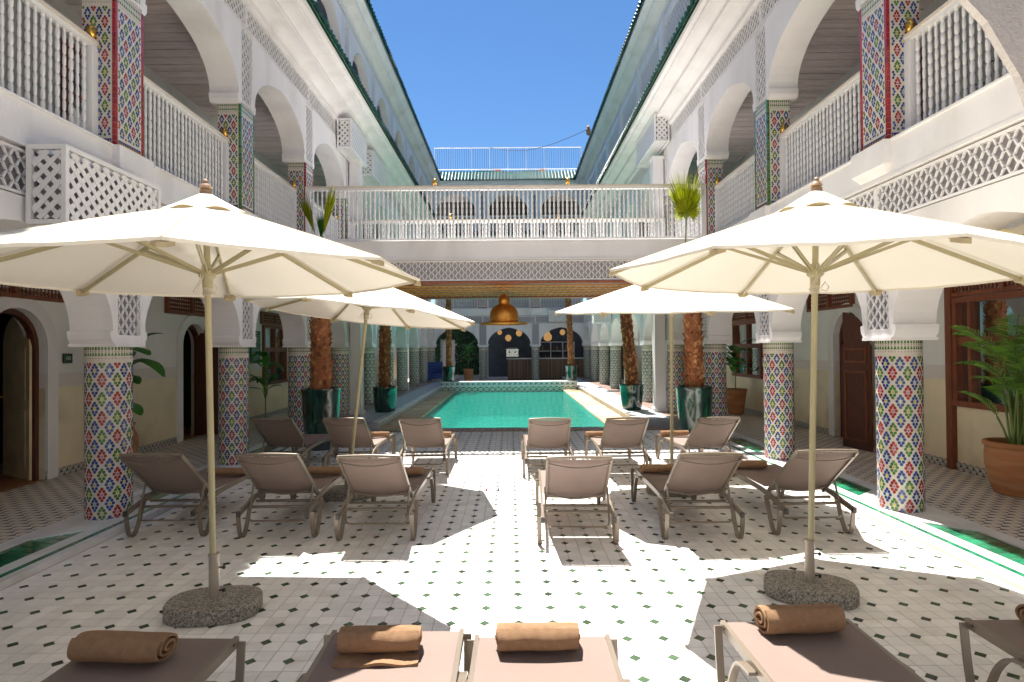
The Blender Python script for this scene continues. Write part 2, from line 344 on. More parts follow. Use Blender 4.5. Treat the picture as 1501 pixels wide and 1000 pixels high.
# kerbs between court and gallery, green zellige panels let into them
for s in (-1, 1):
    g = mb(marble)
    def bx(a, b, y0, y1, z0, z1, mat=None):
        if mat: g.use(mat)
        a, b = sorted((s * a, s * b)); g.box(a, b, y0, y1, z0, z1)
    bx(3.422, 3.492, -3, 11.78, -.1, .052); bx(3.538, 3.66, -3, 11.78, -.1, .056); bx(3.98, 4.119, -3, 11.78, -.1, .056)
    kb = struct('marble_kerb', g)
    for k in range(-3, 3):
        ya, yb = Y0 + k * P - .42, Y0 + k * P + .42
        m = mb(marble); a, b = sorted((s * 3.66, s * 3.98)); m.box(a, b, ya, yb, -.1, .056); 
        # cut corners beside the column
        for yy, sg in ((ya, -1), (yb, 1)):
            p = [(s * 3.98, yy), (s * 3.66, yy), (s * 3.66, yy + sg * .02), (s * 3.98, yy + sg * .30)]
            m.hexa([(x, y, .0555) for x, y in p], [(x, y, -.1) for x, y in p])
        m.build('marble_slab', kb)
        y1, y2 = yb, yb + P - .84
        if y2 < 11.7:
            bm_ = mb(joint); bm_.box(min(s * 3.66, s * 3.98), max(s * 3.66, s * 3.98), y1, y2, -.1, .035)
            bm_.use(olive)
            for xa, xb in ((3.662, 3.684), (3.956, 3.978)):
                a, b = sorted((s * xa, s * xb)); yq = y1 + .01
                while yq < y2 - .1: bm_.box(a, b, yq, yq + .094, .03, .043); yq += .1
            bm_.build('border_tiles', kb)
            tm = mb(green_glaze)
            # diagonal glazed tiles in two rows
            n = int((y2 - y1) / .105)
            for i in range(n):
                for r_ in range(2):
                    xa = 3.695 + r_ * .128; yy = y1 + .05 + i * .105 + r_ * .03
                    p = [(s * xa, yy), (s * (xa + .120), yy + .035), (s * (xa + .120), yy + .130), (s * xa, yy + .095)]
                    p = [(x, min(max(y, y1 + .03), y2 - .03)) for x, y in p]
                    tm.hexa([(x, y, .0405 + rnd.uniform(0, .002)) for x, y in p], [(x, y, .03) for x, y in p])
            tm.build('glazed_tiles', kb, kind='stuff')
    # thin line of small green tiles along the court edge of the kerb
    nlm = mb(green_glaze); a, b = sorted((s * .021, -s * .021)); nlm.box(-.021, .021, -.0485, .0485, -.03, 0); lme = nlm.mesh('edge_tile')
    yy = 1.5
    while yy < 11.7:
        ob('edge_tile', lme, kb, (s * 3.515, yy, .0555)); yy += .104
# ------------------------------------------------------------------ pool
g = mb(pool_tile)
g.box(-2.05, 2.05, 11.9, 22.4, -1.0, -.95); g.box(-2.1, -2.05, 11.9, 22.4, -.95, -.03); g.box(2.05, 2.1, 11.9, 22.4, -.95, -.03)
g.box(-2.05, 2.05, 11.78, 11.9, -.95, -.03); g.box(-2.05, 2.05, 22.4, 22.5, -.95, -.03)
struct('pool_basin', g)
g = mb(water_m); g.face([(-2.05, 11.9, -.06), (2.05, 11.9, -.06), (2.05, 22.4, -.06), (-2.05, 22.4, -.06)]); struct('water', g)
g = mb(star_floor); g.box(-2.1, 2.1, 11.78, 11.9, -.03, .006); struct('pool_rim', g)
cop = ob('pool_coping', None, kind='structure')
for s in (-1, 1):
    y = 11.78
    while y < 22.9:
        w = min(.62, 22.9 - y); m = mb(sandstone); a, b = sorted((s * 2.052, s * 2.62)); m.box(a, b, y + .004, y + w - .004, -.1, .01); m.build('stone', cop); y += w
    g = mb(plinth_m); a, b = sorted((s * 2.62, s * 4.118)); g.box(a, b, 11.9, 30, -.1, .13)
    g.use(marble); a, b = sorted((s * 2.60, s * 2.74)); g.box(a, b, 11.88, 30, .13, .15)
    g.use(star_floor); a, b = sorted((s * 3.38, s * 4.12)); g.box(a, b, 11.9, 30, .13, .136); struct('plinth', g)
g = mb(blue_geo); g.box(-2.6, 2.6, 22.4, 22.9, .18, .30); g.use(green_geo); g.box(-2.6, 2.6, 22.36, 22.9, -.1, .15); g.use(marble); g.box(-2.6, 2.6, 22.36, 22.9, .15, .18); g.box(-2.62, 2.62, 22.38, 22.95, .30, .33)
struct('pool_end_step', g)

# ------------------------------------------------------------------ arcade modules (local: +x looks into the court, y along the wall)
def ellipse(half, zs, za, n=22, pw=2.0):
    out = []
    for i in range(n + 1):
        a = PI - PI * i / n
        out.append((half * math.cos(a), zs + (za - zs) * (abs(math.sin(a)) ** (2 / pw)) * (1 + .05 * math.exp(-((a - PI / 2) / .25) ** 2)) / 1.05))
    return out
class Front:
    """faces that lie in the front plane take the front material"""
    def __init__(s, m, fr, body, x1): s.m, s.fr, s.body, s.x1 = m, fr, body, x1
    def face(s, pts):
        s.m.use(s.fr if all(abs(p[0] - s.x1) < 1e-6 for p in pts) else s.body); s.m.face(pts)
def arch_solid(m, hw, x0, x1, ztop, corbel, half, zs, za, n=22, back=True, sides=False, front=None):
    body = m.mats[m.cur]; m = Front(m, front or body, body, x1)
    """corbel: list of (open half width, z) up to the springing"""
    for sg in (-1, 1):
        cb = corbel + [(half, zs)]
        for (h1, z1), (h2, z2) in zip(cb, cb[1:]):
            if z2 > z1:
                m.face([(x1, sg * hw, z1), (x1, sg * h1, z1), (x1, sg * h2, z2), (x1, sg * hw, z2)])
                if back: m.face([(x0, sg * hw, z1), (x0, sg * h1, z1), (x0, sg * h2, z2), (x0, sg * hw, z2)])
            m.face([(x1, sg * h1, z1), (x0, sg * h1, z1), (x0, sg * h2, z2), (x1, sg * h2, z2)])
        m.face([(x1, sg * hw, zs), (x1, sg * half, zs), (x1, sg * half, ztop), (x1, sg * hw, ztop)])
        if back: m.face([(x0, sg * hw, zs), (x0, sg * half, zs), (x0, sg * half, ztop), (x0, sg * hw, ztop)])
        z0 = cb[0][1]; m.face([(x1, sg * hw, z0), (x0, sg * hw, z0), (x0, sg * cb[0][0], z0), (x1, sg * cb[0][0], z0)])
        if sides: m.face([(x1, sg * hw, z0), (x0, sg * hw, z0), (x0, sg * hw, ztop), (x1, sg * hw, ztop)])
    el = ellipse(half, zs, za, n)
    for (a, z1), (b, z2) in zip(el, el[1:]):
        m.face([(x1, a, z1), (x1, b, z2), (x1, b, ztop), (x1, a, ztop)])
        if back: m.face([(x0, a, z1), (x0, b, z2), (x0, b, ztop), (x0, a, ztop)])
        m.face([(x1, a, z1), (x0, a, z1), (x0, b, z2), (x1, b, z2)])
    if sides: m.face([(x1, -hw, ztop), (x0, -hw, ztop), (x0, hw, ztop), (x1, hw, ztop)])
REC = -.05
HP = P / 2
def lattice(w, h, y0, z0, x, cw=.118, chh=.125, frame=.022, bar=.0145, dep=.014):
    m = mb(plaster2); nx = max(2, round(w / (cw / 2))); nz = max(2, round(h / (chh / 2))); sx = w / nx; sz = h / nz
    K = 4
    for i in range(nx + 1):
        for j in range(nz + 1):
            if (i + j) % 2: continue
            for dj in (1, -1):
                if i + 1 > nx or not (0 <= j + dj <= nz): continue
                pts = []
                for k in range(K + 1):
                    t = k / K; ww = math.sin(t * 2 * PI) * .10
                    pts.append((y0 + (i + t + ww * .6) * sx, z0 + (j + dj * (t - ww)) * sz))
                for (a, b), (c, d) in zip(pts, pts[1:]):
                    L = math.hypot(c - a, d - b); nxv, nzv = -(d - b) / L * bar / 2, (c - a) / L * bar / 2
                    p = [(x, a + nxv, b + nzv), (x, c + nxv, d + nzv), (x, c - nxv, d - nzv), (x, a - nxv, b - nzv)]
                    q = [(x - dep, v[1], v[2]) for v in p]
                    m.face(p); m.face([p[0], q[0], q[1], p[1]]); m.face([p[3], p[2], q[2], q[3]])
    for a in ((y0 - frame, y0 + w + frame, z0 - frame, z0), (y0 - frame, y0 + w + frame, z0 + h, z0 + h + frame), (y0 - frame, y0, z0, z0 + h), (y0 + w, y0 + w + frame, z0, z0 + h)):
        m.box(x - dep - .03, x + .004, a[0], a[1], a[2], a[3])
    return m
cb_low = [(HP - .20, 1.67), (HP - .225, 1.685), (HP - .262, 1.73), (HP - .272, 1.77), (HP - .272, 1.805), (HP - .235, 1.812)]
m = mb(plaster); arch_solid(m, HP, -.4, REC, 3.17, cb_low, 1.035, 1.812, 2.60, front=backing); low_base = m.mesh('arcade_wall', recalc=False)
m = mb(plaster); arch_solid(m, HP - .192, REC, 0, 2.79, cb_low, 1.035, 1.812, 2.60, back=False, sides=True)
low_panel = m.mesh('arch_surround')
low_strip = lattice(.336, .98, HP - .168, 1.77, -.006).mesh('lattice_strip')
low_band = lattice(P, .30, -HP, 2.825, -.006).mesh('lattice_band')
m = mb(plaster); m.box(-.42, .022, -HP, HP, 3.17, 3.20); m.box(-.45, .012, -HP, HP, 3.20, 3.50); m.box(-.45, .03, -HP, HP, 3.50, 3.52); fascia = m.mesh('fascia')
m = mb(plaster); m.box(-.40, .075, HP - .26, HP + .26, 3.30, 3.523)
m.hexa([(.075, HP - .26, 3.30), (.075, HP + .26, 3.30), (.02, HP + .20, 3.22), (.02, HP - .20, 3.22)], [(-.3, HP - .26, 3.301), (-.3, HP + .26, 3.301), (-.3, HP + .20, 3.22), (-.3, HP - .20, 3.22)])
bracket = m.mesh('pier_bracket')
m = mb(plaster); m.box(-.425, .014, HP - .225, HP + .225, 1.660, 1.690); m.box(-.04, -.003, HP - .19, HP + .19, 1.690, 1.75); ledge = m.mesh('capital_slab')
cb_up = [(HP - .21, 4.985), (HP - .24, 4.995), (HP - .27, 5.04), (HP - .275, 5.09), (HP - .275, 5.115), (HP - .245, 5.12)]
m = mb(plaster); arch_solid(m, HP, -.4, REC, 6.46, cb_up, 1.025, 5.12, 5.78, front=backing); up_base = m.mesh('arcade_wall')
m = mb(plaster); arch_solid(m, HP - .192, REC, 0, 6.10, cb_up, 1.025, 5.12, 5.78, back=False, sides=True)
up_panel = m.mesh('arch_surround')
up_strip = lattice(.336, 1.0, HP - .168, 5.06, -.006).mesh('lattice_strip')
up_band = lattice(P, .30, -HP, 6.14, -.006).mesh('lattice_band')
cb_top = [(.86, 7.0)]
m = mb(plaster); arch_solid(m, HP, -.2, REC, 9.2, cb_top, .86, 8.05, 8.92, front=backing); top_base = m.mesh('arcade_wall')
m = mb(plaster); arch_solid(m, HP - .192, REC, 0, 9.04, cb_top, .86, 8.05, 8.92, back=False, sides=True); top_panel = m.mesh('arch_surround')
m = mb(plaster); arch_solid(m, HP, -.2, REC, 9.2, [(1.0, 7.0)], 1.0, 8.1, 9.10, front=backing); arch_solid(m, HP - .1, REC, 0, 9.2, [(1.0, 7.0)], 1.0, 8.1, 9.10, back=False, sides=True); far_top = m.mesh('arcade_wall')
top_strip = lattice(.336, 1.2, HP - .168, 7.8, -.006).mesh('lattice_strip')
top_band = lattice(P, .15, -HP, 9.07, -.006).mesh('lattice_band')
# upper storey of the other wing: latticed panels between pilasters
m = mb(backing); m.box(-.4, REC, -HP, HP, 7.0, 9.3); tr_base = m.mesh('panel_wall')
m = mb(plaster); m.box(REC, .06, HP - .17, HP + .17, 7.0, 9.04); m.box(REC, .02, -HP + .17, HP - .17, 8.86, 9.04); m.box(REC, .02, -HP + .17, HP - .17, 7.0, 7.5); tr_pil = m.mesh('pilaster')
tr_lat = lattice(P - .40, 1.30, -HP + .20, 7.53, -.006, cw=.14, chh=.18, bar=.024).mesh('lattice_panel')
# baluster
bprof = [(.014, 0), (.021, .01), (.021, .05)]
zz = .05
for i in range(8):
    bprof += [(.012, zz + .004), (.021, zz + .014), (.0235, zz + .055), (.020, zz + .094)]; zz += .0985
bprof += [(.013, zz + .004), (.021, zz + .02), (.021, .90)]
m = mb(white_paint); m.lathe([(r * .82, z) for r, z in bprof], 8, caps=False); bal_me = m.mesh('baluster', smooth='angle')
m = mb(white_paint); m.lathe([(r * .62, z) for r, z in bprof], 8, caps=False); bal_me2 = m.mesh('baluster', smooth='angle')
m = mb(white_paint); m.lathe([(.018, 0), (.011, .05), (.019, .12), (.011, .25), (.019, .4), (.011, .55), (.019, .7), (.011, .82), (.018, .9)], 5, caps=False); bal_lo = m.mesh('baluster', smooth=True)
m = mb(gold); m.lathe([(.012, 0), (.014, .02), (.03, .03), (.042, .06), (.045, .085), (.038, .115), (.02, .135), (.008, .14), (.004, .17)], 12); knob_me = m.mesh('brass_knob', smooth=True)
def railing(label, loc, rz, L, group, lo=False, base=3.535, newels=True, knobs=True):
    """runs along local y, centred"""
    t = thing('balcony_railing', label, 'railing', (loc[0], loc[1], base), rz, group)
    m = mb(white_paint); m.box(-.035, .035, -L / 2, L / 2, .895, .935); m.use(cream_rail); m.box(-.05, .05, -L / 2, L / 2, .935, .965); m.build('top_rail', t)
    m = mb(white_paint); m.box(-.03, .03, -L / 2, L / 2, 0, .035); m.build('bottom_rail', t)
    if newels:
        for sg in (-1, 1):
            m = mb(white_paint); m.box(-.042, .042, sg * (L / 2 - .04) - .04, sg * (L / 2 - .04) + .04, .036, .894); m.build('newel_post', t)
            if knobs: ob('brass_knob', knob_me, t, (.0, sg * (L / 2 - .03), .965))
    inner = L - .18; n = round(inner / .078)
    for i in range(n):
        ob('baluster', bal_lo if lo else (bal_me, bal_me2)[i % 2], t, (0, -inner / 2 + inner * (i + .5) / n, .02 if not lo else .02))
    return t

# ------------------------------------------------------------------ mosaics
def flower_dots():
    """(du,dv,kind) within a flower, metres"""
    return [(0, .060, 0), (-.0155, .037, 0), (.0155, .037, 0), (-.027, .009, 0), (.027, .009, 0), (-.0155, -.022, 0), (.0155, -.022, 0), (0, -.047, 0), (0, .007, 1)]
FD = flower_dots()
def mosaic(m, fmap, width, z0, z1, pu, pv, closed, seed=0, fx=1, fy=1):
    """fmap(u,v,off)->point; dots scattered in a diamond lattice of flowers"""
    rr = random.Random(seed)
    nu = int(round(width / pu)); nv = int((z1 - z0) / pv) + 2
    for i in range(nu * 2 + (0 if closed else 1)):
        for j in range(nv * 2):
            if (i + j) % 2: continue
            u = i * pu / 2; v = z1 - .01 - j * pv / 2
            if i % 2 == 0:
                c = (C_RED, C_PNK) if ((i // 2 + j // 2) % 2) else (C_GRN, C_YEL)
            else: c = (C_BLU, C_YEL if (i + j) % 4 == 0 else C_SKY)
            for du, dv, k in FD:
                uu = u + du * fx; vv = v + dv * fy
                if vv > z1 - .008 or vv < z0 + .008: continue
                if not closed and (uu < .008 or uu > width - .008): continue
                m.use(c[k]); ru, rv = (.0145 * fx, .0165 * fy) if k == 0 else (.0125 * fx, .0135 * fy)
                a0 = rr.uniform(0, .5); o = .0018 + rr.uniform(0, .0008); a1 = rr.uniform(0, 6.28); tl = rr.uniform(0, .0009)
                m.face([fmap(uu + ru * math.cos(a0 + q * PI / 3), vv + rv * math.sin(a0 + q * PI / 3), o + tl * math.cos(q * PI / 3 - a1)) for q in range(6)])
def bands(m, fmap, width, ztop, zbot, closed, bottom=False):
    n = int(width / .026); w = width / n
    for i in range(n):
        u = (i + .5) * w
        m.use(C_GRN)
        m.face([fmap(u - .008, ztop - .035, .0015), fmap(u + .008, ztop - .035, .0015), fmap(u + .008, ztop - .008, .0015), fmap(u - .008, ztop - .008, .0015)])
        m.face([fmap(u - .011, ztop - .09, .0015), fmap(u + .011, ztop - .09, .0015), fmap(u + .003, ztop - .058, .0015), fmap(u - .003, ztop - .058, .0015)])
        m.use(C_RED if i % 2 else C_BLU)
        for zc in (ztop - .046, ztop - .112):
            m.face([fmap(u - .005, zc, .0015), fmap(u, zc - .006, .0015), fmap(u + .005, zc, .0015), fmap(u, zc + .006, .0015)])
    if bottom:
        for i in range(n):
            u = (i + .5) * w
            m.use(C_BLU); m.face([fmap(u - w / 2, zbot + .004, .0012), fmap(u + w / 2, zbot + .004, .0012), fmap(u + w / 2, zbot + .075, .0012), fmap(u - w / 2, zbot + .075, .0012)])
            m.use(C_ORG)
            m.face([fmap(u - .004, zbot + .022, .002), fmap(u + .004, zbot + .022, .002), fmap(u + .004, zbot + .062, .002), fmap(u - .004, zbot + .062, .002)])
            m.face([fmap(u - .011, zbot + .038, .0023), fmap(u + .011, zbot + .038, .0023), fmap(u + .011, zbot + .046, .0023), fmap(u - .011, zbot + .046, .0023)])
CR = .193; CW = 2 * PI * CR
def cmap(u, v, o): a = u / CR; return ((CR + o) * math.cos(a), (CR + o) * math.sin(a), v)
m = mb(ceramic_base); m.lathe([(CR, 0), (CR, 1.67)], 48); shaft_me = m.mesh('shaft', smooth='angle')
m = MB(); mosaic(m, cmap, CW, .02, 1.53, CW / 10, .177, True, 1); colmos_me = m.mesh('mosaic_flowers')
colmos_gr = colmos_me.copy(); G_D = M('zellige_dark_teal', (.015, .09, .07), .16, isl=.4, coat=.5); G_L = M('zellige_leaf', (.05, .20, .11), .16, isl=.4, coat=.5); G_B = M('zellige_ink', (.02, .03, .05), .2, isl=.3, coat=.4)
for i_, mm in enumerate(m.mats): colmos_gr.materials[i_] = {C_RED: G_D, C_GRN: G_L, C_BLU: G_B}.get(mm, C_SKY)
m = MB(); bands(m, cmap, CW, 1.665, 0, True); colband_me = m.mesh('mosaic_frieze')
PH = 1.465; PWD, PWS = .31, .41      # pier: depth in x, width in y (local +x into the court)
m = mb(ceramic_base); m.box(-PWD, 0, -PWS / 2, PWS / 2, 0, PH); pier_me = m.mesh('pier_core')
def fm_front(sg): return lambda u, v, o: (-PWD + .003 + u, sg * (PWS / 2 + o), v) if sg < 0 else (-u - .003 - .04, sg * (PWS / 2 + o), v)
m = MB()
for sg in (-1, 1):
    f = (lambda u, v, o, sg=sg: (-PWD + u, sg * (PWS / 2 + o), v))
    mosaic(m, f, PWD - .035, .09, PH - .135, .107, .158, False, 3 + sg, .84, .88); bands(m, f, PWD - .035, PH - .003, 0, False, True)
fs = lambda u, v, o: (o, -PWS / 2 + .035 + u, v)
mosaic(m, fs, PWS - .07, .09, PH - .135, .1133, .158, False, 9, .88, .88); bands(m, fs, PWS - .07, PH - .003, 0, False, True)
piermos_me = m.mesh('mosaic_flowers')
def corner_mesh(mat):
    m = mb(mat); n = 26; h = PH / n
    for sg in (-1, 1):
        for i in range(n):
            y1 = sg * PWS / 2; a, b = sorted((y1 + sg * .004, y1 - sg * .028))
            m.box(-.028, .004, a, b, i * h + .0015, (i + 1) * h - .0015)
    return m.mesh('corner_tiles')
corn = [corner_mesh(C_RED), corner_mesh(C_GRN)]

cap_prof = None
def wing(name, label, origin, rz, ks, arches_top=True, side='left', far=False):
    t = thing(name, label, 'building', origin, rz)
    for n_, k in enumerate(ks):
        def put(nm, me, y, **kw): return ob(nm, me, t, (0, y, 0), **kw)
        y = k
        put('arcade_wall', low_base, y); put('arch_surround', low_panel, y); put('lattice_strip', low_strip, y, kind='stuff'); put('lattice_band', low_band, y, kind='stuff')
        put('fascia', fascia, y); put('pier_bracket', bracket, y); put('capital_slab', ledge, y)
        put('arcade_wall', up_base, y); put('arch_surround', up_panel, y); put('lattice_strip', up_strip, y, kind='stuff'); put('lattice_band', up_band, y, kind='stuff')
        if far: put('arcade_wall', far_top, y); put('lattice_band', top_band, y, kind='stuff')
        elif arches_top:
            put('arcade_wall', top_base, y); put('arch_surround', top_panel, y); put('lattice_strip', top_strip, y, kind='stuff'); put('lattice_band', top_band, y, kind='stuff')
        else:
            put('panel_wall', tr_base, y); put('pilaster', tr_pil, y); put('lattice_panel', tr_lat, y, kind='stuff'); put('lattice_band', top_band, y, kind='stuff')
    a, b = ks[0] - HP, ks[-1] + HP
    def sweep(nm, prof, mat, **kw):
        m = mb(mat); m.grid([[(x, yy, z) for x, z in prof] for yy in (a, b)], closed_u=True)
        for yy in (a, b): m.face([(x, yy, z) for x, z in prof])
        return m.build(nm, t, **kw)
    def q(x0, z0, x1, z1, n=5, conc=True):
        out = []
        for i in range(n + 1):
            s_ = i / n * PI / 2
            if conc: out.append((x0 + (x1 - x0) * (1 - math.cos(s_)), z0 + (z1 - z0) * math.sin(s_)))
            else: out.append((x0 + (x1 - x0) * math.sin(s_), z0 + (z1 - z0) * (1 - math.cos(s_))))
        return out
    pr = [(-.4, 6.465), (.0, 6.465)] + [(.04, 6.465), (.055, 6.48), (.055, 6.51), (.04, 6.525)] + q(.04, 6.525, .25, 6.655) + [(.285, 6.655), (.30, 6.668), (.30, 6.70), (.275, 6.705)] + q(.275, 6.705, .46, 6.80) + [(.50, 6.80), (.515, 6.812), (.515, 6.85), (.585, 6.865), (.60, 6.92), (-.4, 7.2)]
    sweep('cornice', pr, plaster)
    pr = [(-.4, 9.25), (.02, 9.25), (.02, 9.28)] + q(.0, 9.285, .17, 9.41) + [(.21, 9.41), (.22, 9.42), (.22, 9.46)] + q(.24, 9.45, .34, 9.56) + [(.37, 9.57), (.37, 9.62), (-.4, 9.9)]
    sweep('upper_cornice', pr, plaster)
    # barrel tiles
    for (xe, ze, xt, zt, nm) in ((.67, 6.955, -.02, 7.25, 'roof_tile'), (.43, 9.65, -.25, 10.22, 'roof_tile')):
        d = Vector((xt - xe, 0, zt - ze)); L_ = d.length; m = mb(roof_green); r_ = .070; nrm = Vector((-d.z, 0, d.x)).normalized()
        if nrm.z < 0: nrm = -nrm
        rows = []
        for q_ in (0, 1):
            base_ = d * q_; rows.append([tuple(base_ + Vector((0, math.cos(PI * i / 6) * r_, 0)) + nrm * math.sin(PI * i / 6) * r_) for i in range(7)])
        m.hexa(rows[0], rows[1]); me = m.mesh(nm, smooth=False)
        n = int((b - a) / .158)
        for i in range(n):
            yy = a + (b - a) * (i + .5) / n
            ob(nm, me, t, (xe + rnd.uniform(-.006, .006), yy, ze - .01))
        m = mb(roof_green); m.hexa([(xe - .02, a, ze - .03), (xe - .02, b, ze - .03), (xe - .02, b, ze - .005), (xe - .02, a, ze - .005)], [(xt, a, zt - .03), (xt, b, zt - .03), (xt, b, zt - .005), (xt, a, zt - .005)])
        m.build('tile_bed', t)
    # floors and ceilings of the galleries
    m = mb(plaster); m.box(-2.06, -.452, a, b, 3.27, 3.50); m.box(-2.06, -.401, a, b, 6.15, 6.5); m.box(-2.06, -.41, a, b, 7.0, 7.1); m.box(-2.06, -.41, a, b, 9.2, 9.3); m.build('gallery_slab', t)
    m = mb(woodceil)
    for zc, xe_ in ((6.14, -.404),):
        n = int((b - a) / .115)
        for i in range(n):
            yy = a + (b - a) * i / n; m.box(-2.055, xe_, yy + .004, yy + (b - a) / n - .004, zc - .02 - (.006 if i % 2 else 0), zc)
    m.build('ceiling_planks', t, kind='stuff')
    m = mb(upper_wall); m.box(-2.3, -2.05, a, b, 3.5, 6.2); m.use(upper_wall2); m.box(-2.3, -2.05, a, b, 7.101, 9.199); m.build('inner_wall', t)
    m = mb(plaster); m.box(-3.2, -2.32, a, b, 6.6, 9.9); m.build('roof_block', t)
    return t
ks = [Y0 + (k + .5) * P for k in range(-3, 9)]
wl = wing('left_wing', 'white three-storey arcaded wing with arched windows in its top storey', (-FX, 0, 0), 0, ks, True, 'left')
wr = wing('right_wing', 'white three-storey arcaded wing with latticed panels in its top storey', (FX, 0, 0), PI, [-y for y in ks[::-1]], False, 'right')
YF = 28.31
wf = wing('far_wing', 'white arcaded wing closing the courtyard behind the pool and bar', (0, YF, 0), -PI / 2, [-P, 0, P], True, far=True)

wb = wing('near_bounce_wing', 'unseen white arcaded wing behind the camera, added to bounce sunlight', (0, -2.9, 0), PI / 2, [-P, 0, P], True)  # unseen back wing, added so its sunlit front bounces light into the court
# columns, piers and railings
tree_col = tree_p = None
colobjs = []
def column(x, y, label):
    t = thing('tiled_column', label, 'column', (x, y, 0), rnd.choice([0, 1, 2, 3, 4]) * PI / 5 + (.1 if x > 0 else 0), 'mosaic tiled columns of the arcade')
    ob('shaft', shaft_me, t); ob('mosaic_flowers', colmos_gr if y > 15 else colmos_me, t, kind='stuff'); ob('mosaic_frieze', colband_me, t, kind='stuff')
def pier(x, y, rz, lab, ci):
    t = thing('tiled_pier', lab, 'pier', (x, y, 3.524), rz, 'mosaic tiled balcony piers')
    ob('pier_core', pier_me, t); ob('mosaic_flowers', piermos_me, t, kind='stuff'); ob('corner_tiles', corn[ci], t, kind='stuff')
for s, nm in ((-1, 'left'), (1, 'right')):
    for k in range(-2, 10):
        y = Y0 + k * P
        o_ = ORD[k] if k >= 0 else None
        z = '' 
        lab = (f'{nm} arcade mosaic column, {o_} one from the camera' if k >= 0 else f'mosaic column of the {nm} arcade outside the frame, {"beside" if k == -1 else "behind"} the camera')
        if k <= 8 or True: column(s * 3.8, y, lab)
        if k <= 8:
            pier(s * FX, y, 0 if s < 0 else PI, (f'{nm} balcony mosaic pier with {"red" if k % 2 == 0 else "green"} corner, {o_} from the camera' if k >= 0 else f'mosaic pier of the {nm} balcony outside the frame, {"beside" if k == -1 else "behind"} the camera'), k % 2)
        if k <= 8:
            lbl = f'white turned-baluster railing of the {nm} balcony, ' + (f'bay after {o_} pier' if k >= 0 else 'bay nearest the camera' if k == -1 else 'bay above the camera')
            railing(lbl, (s * (FX + .20), y + HP), 0, P - PWS, 'balcony railings of the side galleries', lo=k > 2, knobs=k < 4)
for i, x in enumerate((-HP, HP)):
    column(x, YF + .2, f'mosaic column of the far arcade {"left" if i == 0 else "right"} of the middle arch')
    pier(x, YF, -PI / 2, f'small mosaic pier on the far balcony, {"left" if i == 0 else "right"} of the middle bay', 0)
for i, x in enumerate((-P, 0, P)):
    railing(f'far balcony railing above the pool end, {("left", "middle", "right")[i]} bay', (x, YF + .2), PI / 2, P - .41, 'railings of the far balcony', lo=True, knobs=False)
    railing(f'top storey railing of the far wing, {("left", "middle", "right")[i]} arch', (x, YF + .2), PI / 2, 1.8, 'top storey railings of the far wing', lo=True, base=7.1, knobs=False)

# ------------------------------------------------------------------ ground floor gallery walls with doors and windows
def gallery_wall(s, openings, mashr):
    """openings: (y0,y1,kind,z0,z1) sorted; kind door/window"""
    nm = 'left_gallery_wall' if s < 0 else 'right_gallery_wall'
    t = thing(nm, f'plastered {"left" if s < 0 else "right"} gallery wall with beige dado below a carved stucco strip', 'wall', (s * 5.65, 0, 0), 0 if s < 0 else PI)
    # local: +x looks to the court; local y = world y for left, -world y for right
    f = 1 if s < 0 else -1
    def B(m, x0, x1, y0, y1, z0, z1):
        a, b = sorted((f * y0, f * y1)); m.box(x0, x1, a, b, z0, z1)
    zones = []; y = -3.0
    for o in openings: zones.append((y, o[0], None)); zones.append((o[0], o[1], o)); y = o[1]
    zones.append((y, 30.4, None))
    mw = mb(inner_wall); md = mb(tadelakt); ms = mb(stucco); mk = mb(skirt_m)
    def strips(y0, y1, z0=0, z1=3.3):
        for (m, za, zb, xo) in ((md, .05, 1.17, .0), (ms, 1.17, 1.345, .012), (mw, 1.345, 3.28, -.004)):
            a, b = max(za, z0), min(zb, z1)
            if b > a: B(m, -.25, xo, y0, y1, a, b)
        if z0 < .05: B(mk, 0, .014, y0, y1, .05, .15)
    for y0, y1, o in zones:
        if o is None: strips(y0, y1)
        elif o[2] == 'window': strips(y0, y1, 0, o[3]); strips(y0, y1, o[4], 3.3)
        else:
            w = (y1 - y0) / 2; yc = (y0 + y1) / 2; n = 14; zs = o[4] - w * 1.05
            pts = [(yc - w * math.cos(PI * i / n), zs + (o[4] - zs) * math.sin(PI * i / n)) for i in range(n + 1)]
            for (a, za), (b, zb) in zip(pts, pts[1:]):
                fa, fb = f * a, f * b
                for xx in (-.004,): mw.face([(xx, fa, za), (xx, fb, zb), (xx, fb, 3.28), (xx, fa, 3.28)])
                mw.face([(-.004, fa, za), (-.25, fa, za), (-.25, fb, zb), (-.004, fb, zb)])
    mw.build('upper_plaster', t); md.build('dado', t); ms.build('stucco_strip', t); mk.build('skirting', t)
    return t, B, f
